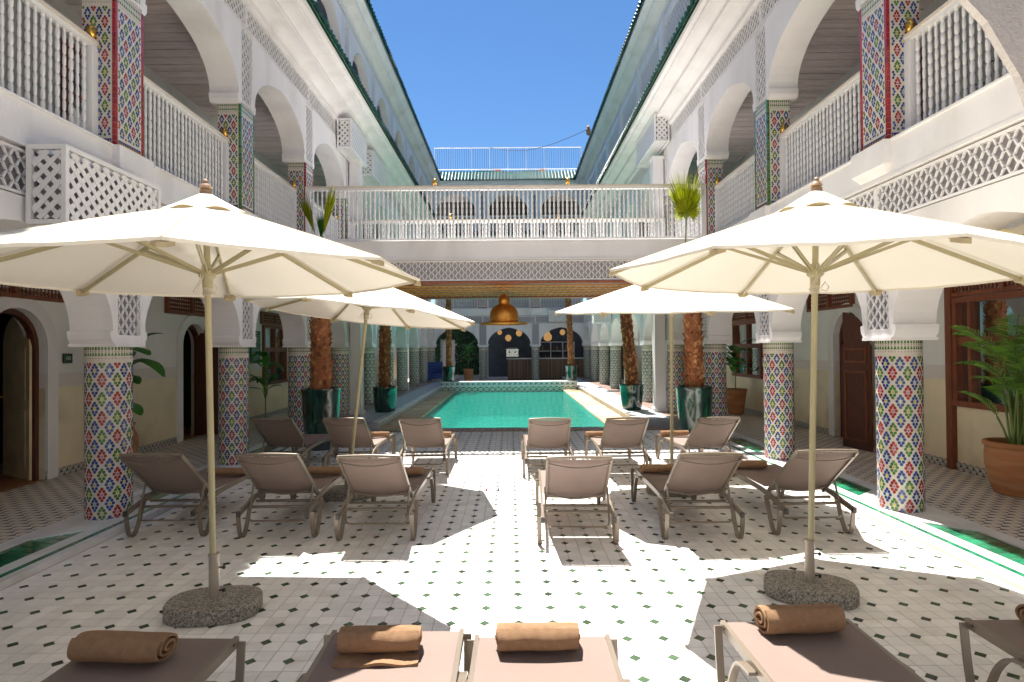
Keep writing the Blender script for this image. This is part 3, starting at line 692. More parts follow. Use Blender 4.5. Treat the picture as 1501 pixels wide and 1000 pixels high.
def door(s, y0, y1, ztop, leafcol, leaf_ang, lab, hinge, surround=True, leaf_out=False):
    yc = (y0 + y1) / 2; w = (y1 - y0) / 2
    t = thing('arched_door', lab, 'door', (s * 5.65, yc, .05), 0 if s < 0 else PI)
    H_ = ztop - .05; zs = H_ - w * 1.05
    def arc(ww, hh, n=14):
        zz_ = hh - ww * 1.05; return [(-ww, 0)] + [(-ww * math.cos(PI * i / n), zz_ + (hh - zz_) * math.sin(PI * i / n)) for i in range(n + 1)] + [(ww, 0)]
    o_, i_ = arc(w, H_), arc(w - .06, H_ - .06)
    m = mb(darkwood)
    for x0, x1 in ((-.16, -.08),):
        for k in range(len(o_) - 1):
            a, b, c, d = o_[k], o_[k + 1], i_[k + 1], i_[k]
            m.hexa([(x1, *a), (x1, *b), (x1, *c), (x1, *d)], [(x0, *a), (x0, *b), (x0, *c), (x0, *d)])
    m.build('door_frame', t)
    if surround:
        o2, i2 = arc(w + .17, H_ + .15), arc(w + .002, H_ + .002); m = mb(plaster)
        for k in range(len(o2) - 1):
            a, b, c, d = o2[k], o2[k + 1], i2[k + 1], i2[k]
            m.hexa([(.03, *a), (.03, *b), (.03, *c), (.03, *d)], [(-.02, *a), (-.02, *b), (-.02, *c), (-.02, *d)])
        m.build('plaster_surround', t)
    lw = w - .065; l_ = arc(lw, H_ - .07); m = mb(leafcol)
    off = lw if hinge > 0 else -lw
    pl = [(-.02, y - off, z + .01) for y, z in l_]; m.hexa(pl, [(.02, y, z) for _, y, z in pl])
    leaf = m.build('door_leaf', t, loc=(-.12, off, 0), rz=leaf_ang)
    m = mb(leafcol)
    for za, zb in ((.15, .85), (.98, zs)):
        for sx in (-.026, .026): m.box(min(sx, 0), max(sx, 0), -lw * .72 - off, lw * .72 - off, za, zb)
    m.build('door_panel', leaf)
    m = mb(brass); m.lathe([(.012, 0), (.012, .03), (.025, .045), (.02, .07)], 8, (0, 0, 0)); m.build('door_handle', leaf, loc=(.03, -off * 1.85, 1.0), rot=(0, R(90), 0))
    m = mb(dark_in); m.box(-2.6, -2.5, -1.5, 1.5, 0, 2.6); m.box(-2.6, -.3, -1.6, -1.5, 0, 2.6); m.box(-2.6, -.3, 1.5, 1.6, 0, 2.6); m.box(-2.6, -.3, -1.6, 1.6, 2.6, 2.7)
    m.use(orange_floor); m.box(-2.6, -.001, -w, w, -.04, .002); m.box(-2.6, -.3, -1.5, 1.5, -.04, .001); m.build('room_behind', t)
    return t
def mashrabiya(s, y0, y1, z0, z1, lab, np=2):
    yc = (y0 + y1) / 2; L_ = y1 - y0
    t = thing('turned_wood_screen', lab, 'wood screen', (s * 5.65, yc, z0), 0 if s < 0 else PI)
    m = mb(redwood); h = z1 - z0
    m.box(-.02, .05, -L_ / 2, L_ / 2, 0, .05); m.box(-.02, .05, -L_ / 2, L_ / 2, h - .05, h)
    for i in range(np + 1): yy = -L_ / 2 + .03 + (L_ - .06) * i / np; m.box(-.02, .05, yy - .03, yy + .03, .05, h - .05)
    m.build('frame', t)
    m = mb(darkwood); m.box(-.02, -.01, -L_ / 2, L_ / 2, .05, h - .05); m.use(redwood)
    n = int(L_ / .055); rws = max(1, int((h - .1) / .06))
    for i in range(n):
        yy = -L_ / 2 + L_ * (i + .5) / n; hh = (h - .1) / rws
        for j in range(rws):
            zc = .05 + hh * j; m.lathe([(.006, 0), (.016, hh * .3), (.018, hh * .5), (.016, hh * .7), (.006, hh)], 6, (.015, yy, zc), caps=False)
    m.build('spindles', t, kind='stuff')
def window(s, y0, y1, z0, z1, lab, mull, trans, jamb_floor=False, screen=True):
    yc = (y0 + y1) / 2; L_ = y1 - y0
    t = thing('wooden_window', lab, 'window', (s * 5.65, yc, 0), 0 if s < 0 else PI); f = 1 if s < 0 else -1
    m = mb(redwood); fw = .07
    m.box(-.12, .05, -L_ / 2, -L_ / 2 + fw, z0 + fw, z1); m.box(-.12, .05, L_ / 2 - fw, L_ / 2, z0 + fw, z1)
    m.box(-.12, .06, -L_ / 2 - .02, L_ / 2 + .02, z0, z0 + fw); m.box(-.12, .05, -L_ / 2 + fw, L_ / 2 - fw, z1 - fw, z1)
    if jamb_floor: 
        for sg in (-1, 1): m.box(0, .065, sg * (L_ / 2 + .05) - .05, sg * (L_ / 2 + .05) + .05, .05, z1 + .25)
    m.build('frame', t)
    m = mb(redwood)
    for z in trans: m.box(-.08, .035, -L_ / 2 + fw, L_ / 2 - fw, z - .05, z + .05)
    m.build('transom', t)
    for y in mull:
        m = mb(redwood); m.box(-.078, .03, f * (y - yc) - .025, f * (y - yc) + .025, z0 + fw, z1 - fw); m.build('mullion', t)
    m = mb(pane); m.face([(-.03, -L_ / 2 + fw, z0 + fw), (-.03, L_ / 2 - fw, z0 + fw), (-.03, L_ / 2 - fw, z1 - fw), (-.03, -L_ / 2 + fw, z1 - fw)]); m.build('glass', t)
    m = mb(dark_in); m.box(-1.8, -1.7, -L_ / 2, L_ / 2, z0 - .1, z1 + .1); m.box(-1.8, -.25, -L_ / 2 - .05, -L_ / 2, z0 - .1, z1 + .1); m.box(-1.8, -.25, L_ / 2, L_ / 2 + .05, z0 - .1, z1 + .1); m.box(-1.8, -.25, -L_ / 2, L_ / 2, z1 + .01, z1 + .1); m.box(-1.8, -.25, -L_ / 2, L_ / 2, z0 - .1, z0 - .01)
    m.build('room_behind', t)
    return t
gallery_wall(-1, [(6.35, 7.22, 'door', 0, 2.13), (10.2, 10.96, 'door', 0, 2.1), (13.5, 14.9, 'window', .80, 2.2)], None)
gallery_wall(1, [(4.3, 7.35, 'window', .85, 2.2), (9.25, 10.1, 'door', 0, 2.17), (13.0, 14.65, 'window', .88, 2.2)], None)
door(-1, 6.35, 7.22, 2.13, cream_door, R(-120), 'arched doorway with cream door leaf standing open beside the numbered plaque', 1)
door(-1, 10.2, 10.96, 2.1, darkwood, R(95), 'arched dark doorway behind the second left column', 1)
door(1, 9.25, 10.1, 2.17, darkwood, R(-75), 'arched doorway with dark brown door leaf swung out behind the first right column', 1)
mashrabiya(-1, 6.0, 7.5, 2.24, 2.62, 'turned wood screen above the cream door', 2)
mashrabiya(-1, 9.7, 11.3, 2.24, 2.62, 'turned wood screen above the dark left doorway', 2)
mashrabiya(1, 9.5, 10.95, 2.24, 2.68, 'turned wood screen above the doorway with brown leaf', 2)
mashrabiya(1, 4.25, 7.40, 2.21, 2.40, 'long turned wood screen above the large right window', 4)
mashrabiya(1, 13.0, 14.65, 2.21, 2.50, 'turned wood screen over the far right window', 2)
mashrabiya(-1, 13.4, 15.0, 2.21, 2.50, 'turned wood screen over the far left window', 2)
window(-1, 13.5, 14.9, .80, 2.2, 'red wood window in the left gallery beside the menu board', [14.2], [1.62])
window(1, 4.3, 7.35, .85, 2.2, 'large red wood window behind the areca palm in the right gallery', [7.1, 6.0, 5.1], [1.66], jamb_floor=True)
window(1, 13.0, 14.65, .88, 2.2, 'red wood window behind the leafy plant in the right gallery', [13.8], [1.62])
# brown leaf standing out into the right gallery
t = thing('open_door_leaf', 'dark brown panelled door leaf standing open into the right gallery', 'door', (5.25, 9.15, .05), R(-80))
m = mb(darkwood); pl = [(0, 0), (.56, 0), (.56, 1.55), (.50, 1.62), (.06, 1.62), (0, 1.55)]; m.hexa([(x, .02, z) for x, z in pl], [(x, -.02, z) for x, z in pl])
pl = [(.02, 1.62), (.54, 1.62), (.53, 1.72), (.42, 1.78), (.40, 1.88), (.30, 1.98), (.22, 2.02), (.10, 2.06), (.02, 2.08)]; m.hexa([(x, .015, z) for x, z in pl], [(x, -.015, z) for x, z in pl]); m.build('leaf_board', t)
m = mb(redwood)
for za, zb in ((.12, 1.18), (1.30, 1.52)):
    for a in ((.06, .50, za, za + .03), (.06, .50, zb - .03, zb), (.06, .09, za, zb), (.47, .50, za, zb)): m.box(a[0], a[1], -.032, .032, a[2], a[3])
m.build('moulding', t)
# upper gallery windows (first floor, behind the near railings)
for s, yc, lab in ((-1, 5.0, 'red wood window of the left upper gallery behind the nearest railing'), (1, 4.9, 'red wood window of the right upper gallery behind the nearest railing'), (-1, 8.2, 'red wood window of the left upper gallery behind the second pier'), (1, 8.6, 'red wood window of the right upper gallery behind the second pier')):
    f = 1 if s < 0 else -1
    t = thing('upper_window', lab, 'window', (s * 5.645, yc, 3.52), 0 if s < 0 else PI)
    m = mb(redwood); m.box(0, .07, -.75, -.67, .5, 2.1); m.box(0, .07, .67, .75, .5, 2.1); m.box(0, .07, -.67, .67, 2.02, 2.1); m.box(0, .08, -.78, .78, .42, .5); m.box(.0, .06, -.03, .03, .5, 2.02); m.box(.0, .06, -.67, -.03, 1.42, 1.5); m.box(.0, .06, .03, .67, 1.42, 1.5); m.build('frame', t)
    m = mb(blackm); m.box(.003, .012, -.67, .67, .5, 2.02); m.use(pane); m.face([(.02, -.67, .5), (.02, .67, .5), (.02, .67, 2.02), (.02, -.67, 2.02)]); m.build('glass', t)
# signs
t = thing('room_plaque', 'small dark green plaque reading 102 on the wall beside the cream door', 'sign', (-5.64, 7.56, 1.53), 0)
m = mb(sign_g); m.box(0, .012, -.075, .075, -.062, .062); m.build('plate', t)
def text(body, size, parent, loc, rot, mat, nm='lettering'):
    c = bpy.data.curves.new(nm, 'FONT'); c.body = body; c.size = size; c.extrude = .001; c.align_x = 'CENTER'; c.align_y = 'CENTER'
    tmp = bpy.data.objects.new(nm, c); COL.objects.link(tmp); bpy.context.view_layer.update()
    me = bpy.data.meshes.new_from_object(tmp); bpy.data.objects.remove(tmp); me.materials.clear(); me.materials.append(mat)
    return ob(nm, me, parent, loc, rot=rot)
text('102', .065, t, (.014, 0, .0), (R(90), 0, R(90)), sign_t)
t = thing('menu_board', 'tall green notice board of small white lines beside the left window', 'sign', (-5.64, 13.1, 1.68), 0)
m = mb(M('board_green', (.015, .13, .065), .5)); m.box(0, .015, -.25, .25, -.36, .36); m.build('board', t)
m = mb(sign_t); z = .26; rr = random.Random(5)
while z > -.33:
    w = rr.uniform(.12, .21); m.box(.0152, .0165, -w, w, z, z + .007); z -= .034
m.box(.0152, .0165, -.1, .1, .30, .325); m.build('written_lines', t, kind='stuff')

# ------------------------------------------------------------------ bridge
t = thing('gallery_bridge', 'white footbridge crossing the courtyard in front of the pool', 'bridge', (0, 10.35, 0))
m = mb(plaster); m.box(-3.58, 3.58, .0, 2.85, 3.18, 3.50); m.box(-3.58, 3.58, -.02, .0, 3.47, 3.52); m.box(-3.58, 3.58, -.018, .0, 3.175, 3.20); m.build('slab', t)
m = mb(backing); m.box(-3.58, 3.58, .06, .25, 2.80, 3.18); m.box(-3.58, 3.58, 2.70, 2.79, 2.80, 3.18); m.build('recess_wall', t)
lm = lattice(7.16, .31, -3.58, 2.84, 0)
for k, y in enumerate((.045,)):
    o = ob('lattice_band', lm.mesh('lattice_band'), t, (0, y, 0), rz=-PI / 2, kind='stuff')
m = mb(copper_paint); m.box(-3.58, 3.58, .02, 2.82, 2.76, 2.80)
m.use(gilt)
for j, y in enumerate((.35, .8, 1.25, 1.7, 2.15)): m.box(-3.58, 3.58, y, y + .04, 2.735, 2.76)
m.use(copper_paint); m.box(-3.58, 3.58, 2.5, 2.8, 2.72, 2.76)
m.build('painted_soffit', t)
gm = mb(gilt); rr = random.Random(3)
for i in range(58):
    x = -3.5 + i * .1228
    for y in (.5, .95, 1.4, 1.85, 2.3):
        gm.hexa([(x - .035, y, 2.742), (x, y - .08, 2.742), (x + .035, y, 2.742), (x, y + .08, 2.742)], [(x - .035, y, 2.76), (x, y - .08, 2.76), (x + .035, y, 2.76), (x, y + .08, 2.76)])
gm.build('gilt_carving', t, kind='stuff')
railing('long turned-baluster railing along the near edge of the bridge', (0, 10.40), PI / 2, 7.1, 'bridge railings', knobs=False)
railing('long turned-baluster railing along the pool side of the bridge', (0, 13.15), PI / 2, 7.1, 'bridge railings', knobs=False)
for x, y, n_ in ((-1.26, 10.40, 'near rail, left of centre'), (1.10, 10.40, 'near rail, right of centre'), (-1.27, 13.15, 'pool-side rail, left of centre'), (1.16, 13.15, 'pool-side rail, right of centre')):
    ob('brass_finial', knob_me, None, (x, y, 4.495), label=f'small gold ball finial on the bridge {n_}', cat='finial', group='gold balls on the bridge rails')
for s, nm in ((-1, 'left'), (1, 'right')):
    m = mb(plaster); m.box(-.12, .12, -.13, .13, 0, 5.9); m.box(-.14, .14, -.15, .15, 5.9, 5.96); m.box(-.15, .15, -.16, .16, 0, .22)
    m.build('square_pier', None, loc=(s * 3.46, 13.45, 0), label=f'plain white square pier rising at the {nm} end of the bridge', cat='pillar', group='white square piers of the bridge')

# lattice covered air conditioner boxes
def slat_box(loc, sx, sy, sz, lab, cell=.075):
    t = thing('lattice_box', lab, 'lattice box', loc, 0, 'white lattice boxes on the walls')
    m = mb(white_paint); e = .035
    for a in (0, sx - e):
        for b in (0, sy - e): m.box(a, a + e, b, b + e, 0, sz)
    for zz_ in (0, sz - e):
        for b in (0, sy - e): m.box(e, sx - e, b, b + e, zz_, zz_ + e)
        for a in (0, sx - e): m.box(a, a + e, e, sy - e, zz_, zz_ + e)
    m.build('frame', t)
    def panel(ax, w, h, at, nm):
        m = mb(white_paint); wd = cell * .36
        for fam in (0, 1):
            c = -h
            while c < w + h:
                # line y = u - c (fam0) or reversed
                pts = []
                for u in (c, c + h):
                    pts.append((u, (u - c)))
                (u0, v0), (u1, v1) = pts
                # clip
                if u0 < 0: v0 += -u0; u0 = 0
                if u1 > w: v1 -= (u1 - w); u1 = w
                if u1 - u0 > .01:
                    if fam: v0, v1 = h - v0, h - v1
                    L_ = math.hypot(u1 - u0, v1 - v0); a, b = -(v1 - v0) / L_ * wd, (u1 - u0) / L_ * wd
                    q = [(u0 + a, v0 + b), (u1 + a, v1 + b), (u1 - a, v1 - b), (u0 - a, v0 - b)]
                    q = [(min(max(x, 0), w), min(max(y, 0), h)) for x, y in q]
                    o = .004 * fam
                    if ax == 'y': m.hexa([(x + e, at + o, y + e) for x, y in q], [(x + e, at + o + .0035, y + e) for x, y in q])
                    elif ax == 'x': m.hexa([(at + o, x + e, y + e) for x, y in q], [(at + o + .0035, x + e, y + e) for x, y in q])
                    else: m.hexa([(y + e, x + e, at + o) for x, y in q], [(y + e, x + e, at + o + .0035) for x, y in q])
                c += cell * 1.55
        m.build(nm, t, kind='stuff')
    panel('y', sx - 2 * e, sz - 2 * e, .012, 'front_lattice'); panel('x', sy - 2 * e, sz - 2 * e, .012 if loc[0] > 0 else sx - .02, 'side_lattice')
    panel('z', sy - 2 * e, sx - 2 * e, .008, 'bottom_lattice')
    m = mb(backing); m.box(e, sx - e, e + .01, sy - e, e, sz - e) if False else m.box(.06, sx - .06, .06, sy - .06, .06, sz - .06); m.build('unit_body', t)
slat_box((-3.57, 4.40, 2.58), .30, 1.2, .60, 'large white lattice box above the left umbrella')
slat_box((-3.57, 12.35, 5.88), .30, 1.40, .62, 'nearer lattice box under the left cornice at the bridge')
slat_box((-3.57, 14.35, 5.88), .30, 1.5, .62, 'farther lattice box under the left cornice at the bridge')
slat_box((3.24, 12.75, 6.10), .33, 1.9, .62, 'white lattice box under the right cornice at the bridge')
slat_box((2.95, 20.3, 2.45), .6, .5, .42, 'pale lattice box over the right arcade beyond the bridge')
slat_box((1.9, 27.75, 2.85), .9, .5, .55, 'pale lattice box on the far wall above the bar')

# curved plaster wing wall at the near right edge
t_p = [(2.62, 3.95), (2.81, 3.68), (2.93, 3.55), (3.02, 3.39), (3.12, 3.22), (3.2, 3.0), (3.27, 2.75), (3.56, 2.7), (3.56, 4.7), (2.2, 4.7)]
m = mb(M('rough_grey_stucco', (.50, .465, .45), .9, bump=1, bs=45)); m.hexa([(x, 3.48, z) for x, z in t_p], [(x, 3.53, z) for x, z in t_p]); m.build('arch_spandrel', None, label='curved grey plaster arch edge at the upper right corner', cat='arch')

# ------------------------------------------------------------------ brass lamp
t = thing('brass_dome_lamp', 'large hammered brass bell-shaped lamp hanging under the bridge', 'lamp', (-.06, 11.5, 2.08))
m = mb(brass); m.lathe([(.47, 0), (.475, .015), (.43, .035), (.30, .05), (.275, .06), (.28, .09), (.285, .16), (.27, .25), (.22, .33), (.14, .385), (.10, .40), (.115, .43), (.12, .47), (.10, .52), (.06, .56), (.03, .60), (.0, .605)], 40, caps=False); m.build('shade', t, smooth='angle')
m = mb(brass); m.lathe([(.01, .60), (.01, .68)], 8); m.lathe([(.05, .655), (.05, .675)], 12); m.build('rod', t)
m = mb(brass)
for i in range(26):
    a = 2 * PI * i / 26; x, y = .283 * math.cos(a), .283 * math.sin(a); m.lathe([(.0, 0), (.012, .006), (.012, .018), (0, .024)], 6, (x, y, .075))
m.build('studs', t, kind='stuff')

# ------------------------------------------------------------------ umbrellas
def umbrella(label, loc, rot, off, Rr=1.31, zr=2.05, za=2.50, base_rz=0, handle=False):
    t = thing('parasol', label, 'parasol', loc, 0, 'cream parasols in the courtyard', rot=rot)
    def rad(r, ang, z): return (r * math.sin(ang), r * math.cos(ang), z)
    rs = [.17, .25, .33, .42, .5, .58, .66, .74, .82, .9, .96, 1.0]; N = 8; K = 10; rows = []
    rr = random.Random(int(loc[0] * 100) + 9)
    for q_, r in enumerate(rs):
        row = []
        for i in range(N * K):
            sec = i % K; f = sec / K; a0 = off + (i // K) * PI / 4
            p0, p1 = Vector(rad(Rr * r, a0, 0)), Vector(rad(Rr * r, a0 + PI / 4, 0)); p = p0.lerp(p1, f)
            z = za - (za - zr) * (r ** 1.06) - .024 * math.sin(PI * f) * (1 - .6 * max(0, (r - .9) / .1)) * r + .006 * mnoise.noise(Vector((p.x * 5 + loc[0], p.y * 5, 1))) * math.sin(PI * f) + .004 * mnoise.noise(Vector((p.x * 14 + loc[0], p.y * 14, 3))) * math.sin(PI * f)
            row.append((p.x, p.y, z))
        rows.append(row)
    m = mb(canvas); m.grid(rows, closed_u=True)
    hem = [[(x, y, z) for x, y, z in rows[-1]], [(x * .997, y * .997, z - .016) for x, y, z in rows[-1]]]
    m.grid(hem, closed_u=True); cn = m.build('canopy', t, smooth='angle')
    for i in range(N):
        a = off + i * PI / 4; m = mb(canvas_trim)
        c = Vector(rad(Rr * .985, a, zr - .004)); tn = Vector((math.cos(a), -math.sin(a), 0)); inn = Vector((-math.sin(a), -math.cos(a), .36)).normalized()
        p = [c + tn * .045 + inn * .02, c - tn * .045 + inn * .02, c - tn * .02 - inn * .02, c + tn * .02 - inn * .02]
        m.hexa([v + Vector((0, 0, -.012)) for v in p], [v + Vector((0, 0, -.035)) for v in p]); m.build('rib_pocket', t)
    # vent cap, scalloped
    rows = []
    for r, dz in ((.02, .075), (.10, .05), (.18, .02), (.25, -.008)):
        row = []
        for i in range(64):
            a = off + 2 * PI * i / 64; sc = abs(math.sin(4 * (a - off))); rr_ = r / (math.cos(((a - off) % (PI / 4)) - PI / 8) * 1.0)
            z = za + dz - (za - zr) * (r / Rr) + (.03 * sc * (r / .25) ** 2)
            row.append(rad(rr_, a, z))
        rows.append(row)
    m = mb(canvas); m.grid(rows, closed_u=True); m.build('vent_cap', t, smooth='angle')
    m = mb(canvas_trim)
    for i in range(N):
        a = off + (i + .5) * PI / 4; c = rad(.235, a, za - (za - zr) * .18 + .004); tn = Vector((math.cos(a), -math.sin(a), 0)); c = Vector(c)
        pts = []
        for k in range(9):
            u = -1 + k / 4; pts.append(c + tn * u * .062 + Vector((0, 0, .026 * (1 - u * u))))
        m.face(pts)
    m.build('vent_opening', t)
    for i in range(N):
        a = off + i * PI / 4; m = mb(olive_pole)
        p0, p1 = Vector(rad(.03, a, za - .03)), Vector(rad(Rr * .985, a, zr - .022)); 
        d = (p1 - p0).normalized(); tn = Vector((math.cos(a), -math.sin(a), 0)); up = tn.cross(d).normalized()
        q = [tn * .008 + up * .012, -tn * .008 + up * .012, -tn * .008 - up * .012, tn * .008 - up * .012]
        m.hexa([p0 + v for v in q], [p1 + v for v in q]); m.build('rib', t)
        m = mb(olive_pole); h0 = Vector(rad(.045, a, 2.10)); rj = .56; h1 = Vector(rad(Rr * rj * .80, a, za - (za - zr) * rj * .78 - .04))
        d = (h1 - h0).normalized(); up = tn.cross(d).normalized()
        for sg in (-1, 1):
            q = [tn * (.007 * sg + .003) + up * .010, tn * (.007 * sg - .003) + up * .010, tn * (.007 * sg - .003) - up * .010, tn * (.007 * sg + .003) - up * .010]
            m.hexa([h0 + v for v in q], [h1 + v for v in q])
        m.build('strut', t)
    for i in range(N):
        a = off + i * PI / 4; m = mb(canvas_trim); tn = Vector((math.cos(a), -math.sin(a), 0)) * .005; pts = []
        for r in rs: pts.append(Vector(rad(Rr * r, a, za - (za - zr) * (r ** 1.06) + .0035)))
        m.grid([[q_ - tn, q_ + tn] for q_ in pts]); m.build('seam', t)
    m = mb(olive_pole); m.lathe([(.019, .12 if Rr > .8 else .05), (.019, za - .005)], 14); m.build('pole', t, smooth='angle')
    m = mb(olive_pole); m.lathe([(.024, 2.0), (.03, 2.01), (.031, 2.06), (.05, 2.075), (.052, 2.11), (.03, 2.12), (.026, 2.15)], 14); m.build('hub', t, smooth='angle')
    m = mb(rope_m)
    for k in range(5): m.tube([(.026 * math.cos(a), .026 * math.sin(a), 1.965 + k * .009 + .004 * math.sin(a + k)) for a in [i * PI / 6 for i in range(13)]], .0042, 5)
    m.tube([(.03, -.02, 1.98), (.06, -.03, 1.97), (.075, -.03, 2.0), (.05, -.03, 2.03), (.02, -.035, 1.99)], .0035, 5)
    m.tube([(-.01, -.04, 2.14), (-.02, -.05, 2.05), (-.055, -.05, 1.99), (-.065, -.05, 1.975), (-.045, -.05, 1.97), (-.01, -.05, 2.05), (.012, -.04, 2.13)], .0035, 5)
    m.build('cord', t)
    m = mb(wood_fin); z = za + .055 if Rr > .8 else za - .06; m.lathe([(.02, z), (.034, z + .004), (.034, z + .03), (.024, z + .036), (.036, z + .045), (.030, z + .062), (.014, z + .075), (.017, z + .088), (.008, z + .10), (0, z + .102)], 14, caps=False); m.build('finial', t, smooth='angle')
    # base
    return t
def base_of(t, rz):
    inv = t.rotation_euler.to_matrix().inverted() @ Matrix.Rotation(rz, 3, 'Z'); b = ob('base', None, t); b.rotation_euler = inv.to_euler()
    pts = []
    for i in range(40):
        a = 2 * PI * i / 40; ca, sa = math.cos(a), math.sin(a)
        pts.append((.275 * math.copysign(abs(ca) ** .72, ca), .19 * math.copysign(abs(sa) ** .8, sa)))
    m = mb(granite); rings = [(.97, 0.0), (1, .012), (1, .082), (.975, .094), (.0, .096)]
    m.grid([[(x * k, y * k, z) for x, y in pts] for k, z in rings], closed_u=True); m.build('slab', b, smooth='angle')
    m = mb(steel); m.lathe([(.030, .09), (.030, .35), (.026, .352)], 16); m.lathe([(.034, .352), (.034, .366)], 16); m.build('sleeve', b, smooth='angle')
    for z in (.14, .28):
        m = mb(blackm); m.tube([(.028, 0, z), (.055, -.004, z)], .005, 6); m.lathe([(.004, -.012), (.010, -.006), (.010, .006), (.004, .012)], 8, (.058, -.004, z)); m.build('locking_screw', b)
spec = [
 ('front left cream parasol standing before the mosaic column', (-1.78, 3.64), (R(0), R(-1), 0), R(-20), 'oblong pebbled base under the front left parasol', R(8), 1.33, 2.08, 2.53),
 ('front right cream parasol standing before the right mosaic column', (1.98, 3.80), (0, R(1.7), 0), R(2), 'oblong pebbled base under the front right parasol', R(-20), 1.33, 2.09, 2.56),
 ('rear left cream parasol leaning over the lounger row', (-1.74, 6.45), (R(-3), R(5.5), 0), R(12), 'pebbled base under the rear left parasol', R(5), 1.26, 2.02, 2.42),
 ('rear right cream parasol between the palm pots', (1.83, 6.5), (R(3.8), R(-.5), 0), R(0), 'pebbled base under the rear right parasol', R(-5), 1.27, 2.02, 2.42),
 ('small parasol at the right edge whose rim shows above the front right canopy', (4.06, 4.50), (0, 0, 0), R(10), 'x', 0, .46, 2.38, 2.485)]
for lab, (x, y), rot, off, blab, brz, Rr, zr, za in spec:
    t = umbrella(lab, (x, y, .0), rot, off, Rr, zr, za)
    if Rr > .8: base_of(t, brz)

# ------------------------------------------------------------------ sun loungers (local: x across, +y to the foot, origin at the rear feet)
def curve(pts, n=5):
    out = []
    P_ = [Vector((p[0], p[1])) for p in pts]
    for i in range(len(P_) - 1):
        p0, p1, p2, p3 = P_[max(i - 1, 0)], P_[i], P_[i + 1], P_[min(i + 2, len(P_) - 1)]
        for k in range(n):
            t_ = k / n
            out.append(tuple(.5 * ((2 * p1) + (-p0 + p2) * t_ + (2 * p0 - 5 * p1 + 4 * p2 - p3) * t_ ** 2 + (-p0 + 3 * p1 - 3 * p2 + p3) * t_ ** 3)))
    out.append(tuple(P_[-1])); return out
def make_lounger():
    t = thing('sun_lounger', 'x', 'sun lounger', (0, 0, 0), 0, 'taupe sun loungers facing the pool')
    for sx in (-1, 1):
        m = mb(taupe); m.strap(curve([(-.12, .235), (.02, .262), (.2, .30), (.5, .318), (1.3, .326)]), sx * .288, .020, .042); m.build('side_rail', t, smooth='angle')
        r_ = t.children[-1] if t.children else None
        m = mb(capm); m.box(sx * .288 - .014, sx * .288 + .014, -.140, -.116, .212, .256); m.build('end_cap', t)
        m = mb(taupe); m.strap(curve([(-.075, .236), (-.062, .12), (-.035, .03), (0, .006), (.045, .018), (.09, .08), (.135, .18), (.19, .29)]), sx * .315, .034, .013); m.build('rear_leg', t, smooth='angle')
        m = mb(taupe); m.strap(curve([(1.285, .330), (1.268, .18), (1.24, .04), (1.215, .006), (1.185, .02), (1.14, .12), (1.09, .23), (1.02, .30), (.9, .318)]), sx * .315, .034, .013); m.build('front_leg', t, smooth='angle')
        m = mb(taupe); m.strap([(.28, .300), (.02, .525), (-.24, .745)], sx * .25, .020, .034); m.build('back_side_tube', t)
        m = mb(taupe); m.tube([(sx * .262, .115, .44), (sx * .262, .06, .30), (sx * .262, .015, .19)], .009, 6); m.build('support_strut', t)
    m = mb(taupe); m.tube([(-.262, .015, .19), (-.255, .005, .155), (-.23, .0, .14), (.23, .0, .14), (.255, .005, .155), (.262, .015, .19)], .009, 6); m.build('support_bar', t)
    m = mb(taupe); m.tube([(-.288, .10, .235), (.288, .10, .235)], .013, 8); m.tube([(-.288, .23, .255), (.288, .23, .255)], .013, 8); m.build('cross_bar', t, smooth=True)
    m = mb(taupe); m.tube([(-.288, 1.0, .285), (.288, 1.0, .285)], .012, 8); m.build('foot_cross_bar', t, smooth=True)
    # slings
    def sheet(f, nu, nv, th=.003):
        m = mb(sling); a = [[f(i / nu, j / nv, 0) for i in range(nu + 1)] for j in range(nv + 1)]; b = [[f(i / nu, j / nv, -th) for i in range(nu + 1)] for j in range(nv + 1)]
        m.grid(a); m.grid([r[::-1] for r in b]); m.grid([a[0], b[0]]); m.grid([a[-1], b[-1]]); m.grid([[r[0] for r in a], [r[0] for r in b]]); m.grid([[r[-1] for r in a], [r[-1] for r in b]]); return m
    def seat(u, v, o): y = .29 + v * 1.015; return ((u - .5) * .555, y, .345 - .018 * math.sin(PI * u) * math.sin(PI * min(1, v * 1.0 + .05)) + o - (.012 if v > .98 else 0))
    sheet(seat, 10, 16).build('seat_sling', t, smooth='angle')
    def back(u, v, o):
        y = .262 - v * .492; z = .315 + v * .426; s_ = math.sin(PI * u) * .035 * (math.sin(PI * v) * .5 + .4)
        return ((u - .5) * .49, y - s_ * .45 + o, z - s_ * .25)
    sheet(back, 12, 12).build('back_sling', t, smooth='angle')
    m = mb(taupe); pts = [(-.25 + .5 * i / 10, -.247 - .006 * math.sin(PI * i / 10), .752 + .008 * math.sin(PI * i / 10)) for i in range(11)]; m.tube(pts, .013, 8); m.build('top_bar', t, smooth=True)
    for (yb, zb, dp) in ((-.205, .70, .030), (.20, .365, .035)):
        m = mb(taupe)
        pts = [(-.245 + .49 * i / 12, yb + .002 - .035 * math.sin(PI * i / 12) * .7 - .012, zb - dp * math.sin(PI * i / 12)) for i in range(13)]; m.tube(pts, .007, 6); m.build('bowed_bar', t, smooth=True)
    m = mb(capm)
    for sx in (-1, 1):
        for y, z in ((.19, .318), (1.25, .33), (.9, .325)): m.lathe([(.006, -.001), (.006, .001)], 8, (0, 0, 0)) if False else m.box(sx * .3 - .001 * sx, sx * .3 + .003 * sx, y - .005, y + .005, z - .004, z + .006) if sx > 0 else m.box(-.303, -.299, y - .005, y + .005, z - .004, z + .006)
    m.build('bolts', t, kind='stuff')
    return t
proto = make_lounger(); ptree = tree_of(proto)
